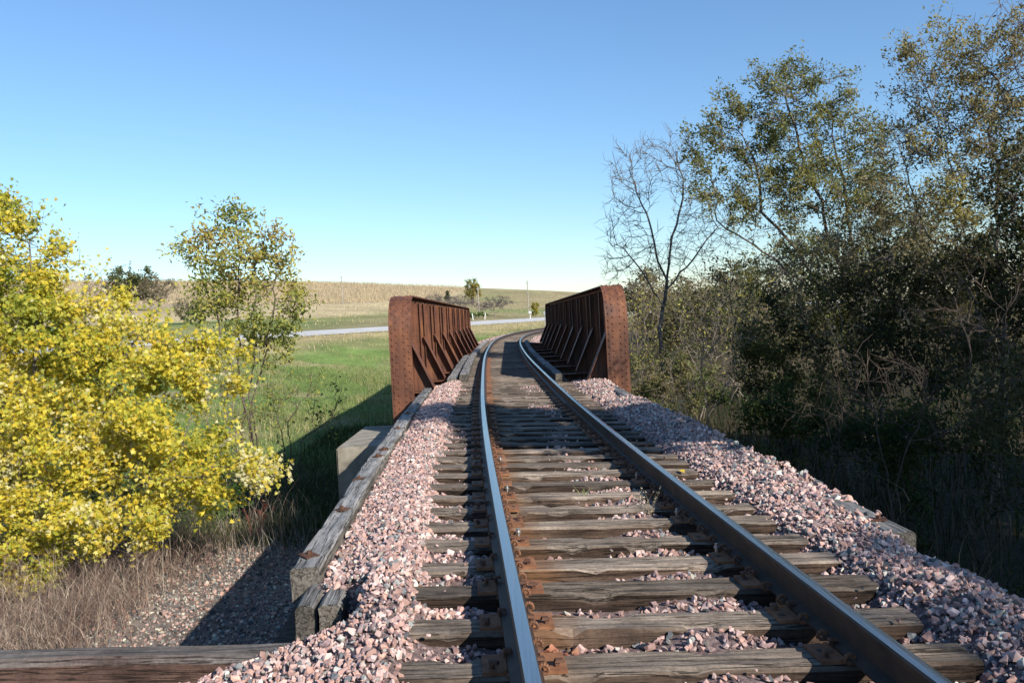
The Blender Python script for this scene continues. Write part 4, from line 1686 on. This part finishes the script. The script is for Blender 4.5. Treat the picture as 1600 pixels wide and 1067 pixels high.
thicket(301, 1250, 20, [blob(1230, 520, 20, 80, 70), blob(1290, 470, 20, 70, 50), blob(1190, 560, 20, 50, 60), blob(1280, 590, 20, 90, 60), blob(1340, 480, 20, 60, 60)], 'dense dark-leaved shrub right of the bare brush, below leaning tree', 11000, 0.085, DRK + OLV[:2], 420)
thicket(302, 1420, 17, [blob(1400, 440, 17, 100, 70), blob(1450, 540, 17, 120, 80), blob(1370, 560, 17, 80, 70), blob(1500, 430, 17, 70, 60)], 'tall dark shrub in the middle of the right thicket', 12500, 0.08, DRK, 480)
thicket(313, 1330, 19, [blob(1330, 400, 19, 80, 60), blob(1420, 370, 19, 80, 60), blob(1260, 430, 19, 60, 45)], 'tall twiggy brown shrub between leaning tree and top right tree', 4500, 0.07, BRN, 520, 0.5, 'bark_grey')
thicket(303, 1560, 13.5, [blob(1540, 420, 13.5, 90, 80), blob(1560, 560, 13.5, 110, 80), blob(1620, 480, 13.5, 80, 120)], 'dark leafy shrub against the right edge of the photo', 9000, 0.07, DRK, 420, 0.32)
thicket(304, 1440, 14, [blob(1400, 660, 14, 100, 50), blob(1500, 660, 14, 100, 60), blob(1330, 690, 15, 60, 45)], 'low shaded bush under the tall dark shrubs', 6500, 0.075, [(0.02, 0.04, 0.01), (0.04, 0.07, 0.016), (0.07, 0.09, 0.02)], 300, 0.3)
thicket(305, 1210, 17, [blob(1200, 640, 17, 60, 40), blob(1260, 660, 17, 70, 45)], 'green low bush at the foot of the bare brush', 3800, 0.08, [(0.04, 0.075, 0.015), (0.07, 0.11, 0.02), (0.11, 0.12, 0.03)], 170, 0.3)
thicket(306, 1100, 31, [blob(1100, 520, 31, 70, 60), blob(1150, 480, 31, 60, 50), blob(1070, 570, 31, 50, 50), blob(1160, 560, 31, 50, 60)], 'bare grey brush behind the bare tree trunk', 700, 0.09, GRN, 420, 0.55, 'bark_pale', 0.0065)
thicket(307, 1000, 34, [blob(1000, 520, 34, 40, 70), blob(1020, 590, 34, 40, 40), blob(1010, 470, 34, 40, 40)], 'twiggy brush beside the sunlit end of right girder', 800, 0.1, GRN, 260, 0.55, 'bark_pale', 0.0065)
thicket(308, 1085, 19, [blob(1090, 560, 19, 45, 60), blob(1120, 600, 19, 50, 40), blob(1140, 530, 19, 45, 50), blob(1060, 590, 19, 40, 40)], 'pale crooked stems of bare brush nearest the girder end', 350, 0.08, OLV, 230, 0.4, 'bark_pale', 0.005)
thicket(309, 1190, 26, [blob(1180, 500, 26, 60, 55), blob(1200, 440, 26, 60, 45), blob(1140, 440, 26, 50, 40)], 'grey-brown brush with few leaves under the leaning limb', 2200, 0.09, BRN, 360, 0.5, 'bark_grey', 0.006)
thicket(310, 1640, 9.5, [blob(1620, 640, 9.5, 110, 100), blob(1600, 760, 9.5, 100, 70)], 'dark bush at the right edge above the ballast', 4500, 0.055, DRK, 260, 0.25)

thicket(311, 1040, 26, [blob(1040, 590, 26, 50, 35), blob(1010, 610, 26, 30, 40), blob(1090, 610, 26, 50, 30)], 'green weedy bush at the foot of the bare tree', 4200, 0.1, [(0.10, 0.13, 0.035), (0.18, 0.18, 0.06), (0.24, 0.2, 0.09)], 240, 0.4, 'bark_pale', 0.005)
thicket(312, 1150, 36, [blob(1130, 500, 36, 90, 60), blob(1200, 520, 36, 70, 60), blob(1060, 510, 36, 50, 60)], 'wide olive brush behind the bare brush, across the creek', 9000, 0.13, [(0.16, 0.15, 0.06), (0.22, 0.18, 0.085), (0.12, 0.13, 0.045)], 420, 0.6, 'bark_pale', 0.007)
thicket(314, 1400, 12.5, [blob(1380, 600, 12.5, 110, 60), blob(1460, 660, 12.5, 90, 60), blob(1300, 640, 13.5, 70, 45)], 'leafless brown brush in front of the dark thicket, above the right curb', 0, 0.08, OLV, 260, 0.4, 'bark_brown', 0.004)
thicket(315, 1560, 11, [blob(1540, 480, 11, 90, 80), blob(1580, 600, 11, 80, 70)], 'leafless brown brush at the right edge, before the dark shrub', 0, 0.08, OLV, 230, 0.34, 'bark_brown', 0.0035)
# far wood behind the brush
for k, (px_, py_, Y_, rx_, ry_, lab) in enumerate([
        (1010, 465, 75, 38, 42, 'pale brown tree behind the brush, right of the girder end'),
        (1075, 470, 80, 48, 45, 'greyish far tree behind the bare trunk'),
        (1150, 462, 72, 55, 50, 'tan leafless tree in the gap under the leaning limb'),
        (1240, 455, 78, 60, 55, 'far brown tree behind the leaning tree trunk'),
        (1340, 450, 70, 60, 60, 'far tree glimpsed through the leaning tree, right of its trunk'),
        (1440, 440, 65, 65, 60, 'far tree behind the middle of the right thicket'),
        (1560, 430, 60, 75, 70, 'far tree behind the right edge thicket')]):
    b0 = gpt(px_, Y_)
    make_tree('far_tree', lab, 'tree', [[b0, at(px_, py_ + ry_ * 0.6, Y_)]], [blob(px_, py_, Y_, rx_, ry_), blob(px_ + 12, py_ + ry_ * 0.9, Y_, rx_ * 0.9, ry_ * 0.8)], 400 + k, na=300, step=0.5, kill=0.75, tip=0.014, bark='bark_pale', twigs=3, twig_len=1.0, twig_r=0.012,
              group='far trees behind the right brush', leaf=dict(n=6000, size=0.22, pal=[(0.16, 0.13, 0.06), (0.22, 0.17, 0.08), (0.14, 0.14, 0.05), (0.27, 0.21, 0.11)], spread=0.3))

# trees out of frame on the right, whose shade lies over the thicket and the track
src = make_tree('shade_tree', 'tree beyond the right edge of the photo, nearest the track', 'tree',
                [[(0, 0, 0), (0.1, 0.1, 4.5), (0, 0, 9)]], [((0, 0, 9.0), (1.8, 1.8, 1.8)), ((0.7, 0.5, 7.2), (1.6, 1.6, 1.4)), ((-0.6, 0, 10.4), (1.1, 1.1, 1.1))], 501, na=420, step=0.4, kill=0.6, tip=0.01, bark='bark_brown', twigs=2, twig_len=0.6, twig_r=0.007,
                group='shade trees right of the photo', leaf=dict(n=13000, size=0.16, pal=OLV, spread=0.2, frac=0.7))
spots = [((8.6, 3.0), 1.0, 0.3, None), ((11.2, -4.5), 0.92, 1.7, 'tree beyond the right edge of the photo, behind the photographer'),
         ((18.5, 3.5), 1.25, 2.2, 'tall tree beyond the right edge of the photo, east of the thicket'), ((22.0, 8.5), 1.3, 3.9, 'tree beyond the right edge of the photo, farthest into the wood'),
         ((15.5, -2.0), 1.2, 5.0, 'broad tree beyond the right edge of the photo, behind the nearest one'), ((25, 1.0), 1.35, 0.9, 'tree beyond the right edge of the photo, deep in the wood'),
         ((20.5, -5), 1.3, 4.2, 'tree beyond the right edge of the photo, at the wood corner'), ((17.0, 8.0), 0.95, 1.1, 'smaller tree beyond the right edge of the photo, by the thicket'),
         ((14.2, 4.6), 0.9, 2.9, 'tree beyond the right edge of the photo, between the track and thicket'), ((19.0, -1.2), 1.15, 0.2, 'tree beyond the right edge of the photo, south in the wood'), ((22.8, 4.6), 1.2, 5.6, 'tree beyond the right edge of the photo, amid the tallest ones')]
for k, ((x_, y_), s_, rz_, lab) in enumerate(spots):
    o = src if k == 0 else copy_tree(src)
    o.location = (x_, y_, float(gz(x_, y_)) - 0.1)
    o.scale = (s_, s_, s_)
    o.rotation_euler = (0, 0, rz_)
    if lab:
        o['label'] = lab

# far things on the hill
def far_crown(name, label, px, Y, w_px, top_px, pal, seed, n, size, na=150, bark='bark_brown', twigs=2, group=None, cat='tree', bot=None, leaf=True):
    b0 = gpt(px, Y)
    z0 = b0[2]
    ztop = at(px, top_px, Y)[2]
    h = ztop - z0
    rx = w_px * 0.5 * Y / FPX
    blobs = [((b0[0], Y, z0 + h * 0.62), (rx, rx, h * 0.38)), ((b0[0] - rx * 0.4, Y, z0 + h * 0.42), (rx * 0.6, rx * 0.6, h * 0.25)), ((b0[0] + rx * 0.45, Y, z0 + h * 0.48), (rx * 0.55, rx * 0.55, h * 0.28))]
    return make_tree(name, label, cat, [[b0, (b0[0], Y, z0 + h * 0.35)]], blobs, seed, na=na, step=h * 0.06, kill=h * 0.09, tip=h * 0.003, bark=bark, twigs=twigs, twig_len=h * 0.1, twig_r=h * 0.002, group=group,
                     leaf=dict(n=n, size=size, pal=pal, spread=h * 0.035) if leaf else None)


far_crown('hill_tree', 'small round yellow-green tree alone on the hill skyline', 747, 232, 30, 434, [(0.15, 0.16, 0.03), (0.25, 0.22, 0.05), (0.32, 0.25, 0.06)], 601, 1500, 0.42)
far_crown('hill_bush', 'small dark bush on the hill left of lone tree', 707, 205, 9, 452, [(0.05, 0.07, 0.02), (0.08, 0.10, 0.03)], 602, 500, 0.32, 60, cat='bush')
far_crown('yellow_bush', 'yellow roadside bush near the right girder far end', 842, 128, 13, 472, [(0.3, 0.26, 0.03), (0.42, 0.32, 0.03), (0.2, 0.2, 0.04)], 603, 800, 0.2, 70, cat='bush')
MAU = [(0.11, 0.09, 0.085), (0.16, 0.13, 0.12), (0.20, 0.16, 0.14)]
for k, (px_, Y_, w_, t_p, lab) in enumerate([(686, 165, 40, 458, 'mauve leafless bush clump on the slope, leftmost of three'), (722, 160, 60, 459, 'mauve leafless bush clump on slope, middle of three'), (778, 150, 66, 461, 'largest mauve leafless bush clump, beside the road pole')]):
    far_crown('mauve_bush', lab, px_, Y_, w_, t_p, MAU, 610 + k, 1500, 0.16, 170, 'bark_mauve', 4, 'mauve bushes on the slope', 'bush')
far_crown('green_weed_bush', 'low green weed clump in front of the mauve bushes', 748, 138, 44, 487, [(0.09, 0.15, 0.03), (0.14, 0.2, 0.05)], 620, 1500, 0.2, 90, cat='bush')
far_crown('far_green_tree', 'rounded green tree on the far left horizon', 214, 170, 82, 414, [(0.06, 0.085, 0.025), (0.10, 0.12, 0.035), (0.15, 0.15, 0.05)], 630, 3500, 0.42, 200)
far_crown('far_brown_tree', 'rounded brown-grey tree beside the far green tree', 256, 168, 62, 428, [(0.17, 0.14, 0.08), (0.22, 0.18, 0.11)], 631, 1500, 0.3, 200, 'bark_pale', 4)
far_crown('far_bare_tree', 'thin bare tree over the yellow crown, left of far green tree', 150, 150, 18, 420, MAU, 632, 400, 0.2, 90, 'bark_mauve', 4, 'far bare trees')
far_crown('far_bare_tree', 'faint bare tree between the far green tree and yellow crown', 172, 160, 24, 424, MAU, 633, 300, 0.2, 110, 'bark_mauve', 4, 'far bare trees')
far_crown('far_scrub', 'brown scrub on the field edge behind the slender tree', 300, 120, 50, 458, [(0.2, 0.16, 0.08), (0.16, 0.15, 0.06)], 634, 1500, 0.2, 120, 'bark_pale', 3, cat='bush')


def pole(px, py_top, Y, r, label):
    b0 = gpt(px, Y)
    top = at(px, py_top, Y)[2]
    root = empty('utility_pole', b0)
    tag(root, label, 'utility pole', 'utility poles on the hill')
    b = MB()
    b.cyl((0, 0, 0), (0, 0, top - b0[2]), r, r * 0.75, 10)
    b.build('shaft', M['pole_wood'], root)
    b = MB()
    b.box((0, 0, top - b0[2] - 0.5), (1.3, 0.12, 0.14), Matrix.Rotation(1.2, 3, 'Z'))
    b.build('cross_arm', M['pole_wood'], root)
    return root


pole(754.5, 447, 150, 0.13, 'pale utility pole in front of the lone hill tree')
pole(832, 438, 165, 0.12, 'utility pole on the slope near the right girder')
pole(543, 430, 215, 0.13, 'thin utility pole at the cornfield edge above left girder')


def sign(px, Y, py_top, label, size=(0.55, 0.65)):
    b0 = gpt(px, Y)
    top = at(px, py_top, Y)[2]
    root = empty('road_sign', b0)
    tag(root, label, 'sign', 'signs beyond the bridge')
    b = MB()
    b.box((0, 0, (top - b0[2]) / 2), (0.06, 0.04, top - b0[2]))
    b.build('sign_post', M['grey_metal'], root)
    b = MB()
    b.box((0, -0.045, top - b0[2] - size[1] / 2), (size[0], 0.008, size[1]))
    b.build('sign_panel', M['grey_metal'], root)
    return root


sign(735.5, 52, 489, 'grey sign back on a post beside the left girder far end', (0.2, 0.5))
sign(856.5, 100, 486, 'thin sign post by the road at the right girder far end', (0.28, 0.4))
for k, (px_, Y_) in enumerate([(745, 132), (763, 134)]):
    b0 = gpt(px_, Y_)
    b = MB()
    b.box((0, 0, 0.5), (0.12, 0.12, 1.1))
    b.box((0, 0, 1.08), (0.15, 0.15, 0.07))
    tag(b.build('marker_post', M['white_paint'], None, False, b0, (0, 0.12 * (k * 2 - 1), 0)), ['white marker post left of the pole across the road', 'leaning white marker post right of the pole across the road'][k], 'post', 'marker posts across the road')
b0 = gpt(834, 122)
b = MB()
b.box((0, 0, 0.45), (0.08, 0.08, 0.9))
b.prism([(-0.2, 0.9), (0.2, 0.9), (0.2, 1.1), (0.12, 1.22), (-0.12, 1.22), (-0.2, 1.1)], 1, -0.28, 0.28)
tag(b.build('mailbox', M['white_paint'], None, False, b0), 'small white roadside box beside the yellow bush', 'mailbox')

# ------------------------------------------------------------------ ground cover


def blades(P, h, lean, width, C, rs, segs=2):
    n = len(P)
    th = rs.uniform(0, 2 * PI, n)
    dr = np.column_stack([np.cos(th), np.sin(th), np.zeros(n)])
    sd_ = np.column_stack([-np.sin(th), np.cos(th), np.zeros(n)])
    # face roughly any way
    ph = rs.uniform(0, 2 * PI, n)
    sd_ = np.column_stack([np.cos(ph), np.sin(ph), np.zeros(n)])
    lv = []
    for k in range(segs + 1):
        t = k / segs
        c = P + dr * (lean * h * t * t)[:, None] + np.array([0, 0, 1.0]) * (h * t * (1 - 0.25 * lean * t))[:, None]
        wd = width * (1 - 0.85 * t)
        lv += [c - sd_ * wd[:, None], c + sd_ * wd[:, None]]
    V = np.stack(lv, 1).reshape(-1, 3)
    k_ = 2 * (segs + 1)
    b_ = (np.arange(n) * k_)[:, None]
    F = np.concatenate([np.stack([b_[:, 0] + 2 * q, b_[:, 0] + 2 * q + 1, b_[:, 0] + 2 * q + 3, b_[:, 0] + 2 * q + 2], -1) for q in range(segs)], 0)
    return V, F, np.repeat(C, k_, 0)


def cover(name, label, n, xr, yr, prob, hm, lean, wd, pal, seed, segs=2, side=0):
    rs = np.random.RandomState(seed)
    X = rs.uniform(*xr, n)
    Y = rs.uniform(*yr, n)
    ok = rs.rand(n) < prob(X, Y)
    X, Y = X[ok], Y[ok]
    n = len(X)
    P = np.column_stack([X, Y, gz(X, Y) - 0.02])
    h = hm * rs.gamma(6, 1 / 6, n).clip(0.35, 1.9)
    pal = np.array(pal)
    C = pal[rs.randint(0, len(pal), n)] * rs.uniform(0.75, 1.25, (n, 1))
    V, F, Cc = blades(P, h, rs.uniform(0.05, lean, n), wd * rs.uniform(0.6, 1.3, n), C, rs, segs)
    if side:                                             # side stems and seed heads part way up
        k_ = 2 * (segs + 1)
        W = V.reshape(n, k_, 3)
        V = [V]
        F = [F]
        Cc = [Cc]
        off = n * k_
        for q in range(side):
            t = rs.uniform(0.25, 0.95, n)[:, None] * segs
            i0 = np.clip(t.astype(int), 0, segs - 1)
            fr = t - i0
            a_ = W[np.arange(n), 2 * i0[:, 0]]
            b_ = W[np.arange(n), 2 * i0[:, 0] + 2]
            V2, F2, C2 = blades(a_ + (b_ - a_) * fr, h * rs.uniform(0.12, 0.35, n), rs.uniform(0.5, 1.6, n), wd * rs.uniform(0.5, 1.1, n), C * rs.uniform(0.7, 1.2, (n, 1)), rs, segs)
            V.append(V2)
            F.append(F2 + off)
            Cc.append(C2)
            off += n * k_
        V, F, Cc = np.vstack(V), np.vstack(F), np.vstack(Cc)
    o = obj(name, mesh_np(name, V, [F], M['stalk'], Cc))
    o['kind'] = 'stuff'
    o['label'] = label
    return o


cover('lawn_grass', 'short green grass on the low ground left of the bridge', 90000, (-24, -1.5), (17, 62), lambda X, Y: sstep(-2.0, -4.5, X - 0.02 * Y) * sstep(17, 20, Y) * (0.35 + 0.65 * (vnoise(X, Y, 21, 0.25) > -0.3)) * sstep(8, 13, road_d(X, Y)),
      0.16, 0.8, 0.014, [(0.12, 0.19, 0.045), (0.16, 0.24, 0.06), (0.21, 0.26, 0.08), (0.09, 0.14, 0.035), (0.33, 0.30, 0.14)], 701)
cover('meadow_tufts', 'taller dry tufts scattered in the green grass left of the bridge', 22000, (-26, -3.5), (29, 66), lambda X, Y: sstep(-3.0, -4.5, X - 0.02 * Y) * (vnoise(X, Y, 51, 0.7) > 0.1) * (road_d(X, Y) > 4), 0.42, 0.8, 0.010, [(0.36, 0.30, 0.15), (0.24, 0.24, 0.09), (0.44, 0.37, 0.2), (0.17, 0.2, 0.06)], 711, 2, 1)
cover('verge_grass', 'dry tan grass on the verge before the road', 30000, (-60, 12), (52, 112), lambda X, Y: sstep(14, 7, road_d(X, Y)) * (road_d(X, Y) > 0.4) * (np.abs(X - cx(np.clip(Y, -13, 105))) > 2.9),
      0.28, 0.7, 0.02, [(0.42, 0.33, 0.17), (0.34, 0.29, 0.13), (0.5, 0.41, 0.24), (0.24, 0.26, 0.09)], 702)
cover('track_weeds', 'brown dry weeds beside the track beyond the bridge', 12000, (-7, 9), (48.5, 95), lambda X, Y: (np.abs(X - cx(np.clip(Y, -13, 105))) > 2.5) * sstep(8, 3, np.abs(X - cx(np.clip(Y, -13, 105)))) * (road_d(X, Y) > 1) * 1.0,
      0.4, 0.7, 0.018, [(0.36, 0.25, 0.12), (0.26, 0.2, 0.10), (0.2, 0.2, 0.07), (0.42, 0.33, 0.2)], 703)
cover('cornfield', 'tan dry standing corn on the hill', 60000, (-190, -14), (215, 405), lambda X, Y: (-road_d(X, Y) - 8.5 > 98) * (X < -36 + (Y - 235) * 0.109) * 1.0,
      0.95, 0.6, 0.07, [(0.40, 0.31, 0.185), (0.46, 0.365, 0.22), (0.34, 0.26, 0.15), (0.50, 0.405, 0.26)], 704)
cover('slope_grass', 'dry grass tufts on the brown slope below the cornfield', 30000, (-80, 40), (100, 330), lambda X, Y: (-road_d(X, Y) - 8.5 > 12) * 0.3, 0.4, 0.7, 0.045, [(0.42, 0.33, 0.16), (0.3, 0.24, 0.11), (0.22, 0.22, 0.08), (0.52, 0.41, 0.22)], 705)
# reddish-brown dry weeds, lower left


def weed_prob(X, Y):
    return sstep(-5.1, -6.5, X + 0.35 * vnoise(X, Y, 41, 1.2) + 0.05 * (Y - 12)) * (0.6 + 0.4 * (vnoise(X, Y, 42, 1.0) > -0.2))


cover('dry_weeds', 'reddish brown dry weed stalks below the yellow maple', 13000, (-12, -3.4), (9.5, 16.5), weed_prob, 0.72, 1.1, 0.0042, [(0.21, 0.135, 0.10), (0.27, 0.19, 0.145), (0.33, 0.25, 0.19), (0.15, 0.095, 0.075), (0.40, 0.33, 0.25)], 706, 3, 5)
cover('dry_weeds', 'dry weed stalks and stems at the maple foot, before the shadow', 900, (-6.2, -4.2), (15, 18.5), lambda X, Y: 0.5 + 0 * X, 0.6, 0.7, 0.005, [(0.30, 0.23, 0.16), (0.22, 0.17, 0.12), (0.42, 0.37, 0.28)], 707, 3)
cover('bank_grass', 'dry grass and brush stems along the right foot of the trestle', 5200, (2.5, 6.5), (6.5, 26), lambda X, Y: sstep(6.5, 2.8, X) * (0.3 + 0.7 * (vnoise(X, Y, 43, 0.8) > 0)), 0.95, 0.8, 0.006, [(0.30, 0.22, 0.12), (0.20, 0.15, 0.08), (0.12, 0.13, 0.045), (0.38, 0.29, 0.17)], 708, 3, 2)
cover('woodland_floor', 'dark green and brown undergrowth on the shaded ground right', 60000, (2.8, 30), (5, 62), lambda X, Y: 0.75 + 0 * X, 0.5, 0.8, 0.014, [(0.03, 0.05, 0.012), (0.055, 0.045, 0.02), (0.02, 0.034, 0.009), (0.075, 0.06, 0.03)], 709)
cover('shade_toned_grass', 'grass below the left girder, the shade there put into its dark colour', 14000, (-7.5, -1.5), (16, 34), lambda X, Y: 0.9 + 0 * X, 0.3, 0.9, 0.013, [(0.03, 0.05, 0.012), (0.05, 0.07, 0.018), (0.08, 0.075, 0.03)], 710)  # blade colours darkened to stand in for deep girder shade


# single small plants
def sprig(name, label, cat, base, stems, h, pal, seed, wd=0.004, lean=0.6, tags=True):
    rs = np.random.RandomState(seed)
    P = np.asarray(base)[None] + np.column_stack([rs.normal(size=stems) * h * 0.09, rs.normal(size=stems) * h * 0.09, np.zeros(stems)])
    P = P - np.asarray(base)
    pal = np.array(pal)
    V, F, C = blades(P, h * rs.uniform(0.5, 1.1, stems), rs.uniform(0.1, lean, stems), wd * np.ones(stems), pal[rs.randint(0, len(pal), stems)], rs, 3)
    tips_ = V.reshape(stems, -1, 3)[:, -1]
    n = stems * 7
    src_ = V.reshape(stems, -1, 3)
    pk = src_[rs.randint(0, stems, n), rs.randint(3, src_.shape[1], n)] + rs.normal(size=(n, 3)) * h * 0.03
    nrm = unit(rs.normal(size=(n, 3)))
    ax = unit(np.cross(nrm, rs.normal(size=(n, 3))))
    Rm = np.stack([ax, np.cross(nrm, ax), nrm], -1)
    V2, F2, C2 = scatter(OVAL, pk, np.full(n, h * 0.05), Rm, pal[rs.randint(0, len(pal), n)])
    F2 = F2 + len(V)
    o = obj(name, mesh_np(name, np.vstack([V, V2]), [F, F2], M['stalk'], np.vstack([C, C2])), None, base)
    tag(o, label, cat)
    return o


rw = at(403, 838, 17.2)
sprig('red_weed', 'small red-leaved weed at the shadow edge below the maple', 'weed', (rw[0], 17.2, float(gz(rw[0], 17.2))), 14, 0.75, [(0.30, 0.045, 0.03), (0.22, 0.05, 0.035), (0.36, 0.10, 0.06)], 801, 0.006)
p = track_pt(6.98, 0.02, TIE_Z - 0.07)
sprig('tie_weed', 'tiny pale green weed sprouting between two ties', 'weed', tuple(p), 9, 0.15, [(0.42, 0.45, 0.18), (0.3, 0.36, 0.1)], 802, 0.004, 0.9)
p = track_pt(6.42, 0.45, TIE_Z - 0.09)
sprig('dry_sprig', 'dry straw-coloured weed standing against a tie', 'weed', tuple(p), 10, 0.26, [(0.40, 0.33, 0.22), (0.5, 0.42, 0.3)], 803, 0.0025, 0.5)
lv, lf = leaf_oval()
p = track_pt(7.87, 1.1, TIE_Z + 0.02)
o = obj('fallen_leaf', mesh_np('fallen_leaf', lv * np.array([0.11, 0.07, 0.1]), [lf], M['yellow_paint']), None, p, (0.2, -0.1, 0.6))
sm = o.modifiers.new('thick', 'SOLIDIFY')
sm.thickness = 0.002
tag(o, 'yellow fallen leaf on a tie end right of the track', 'leaf')
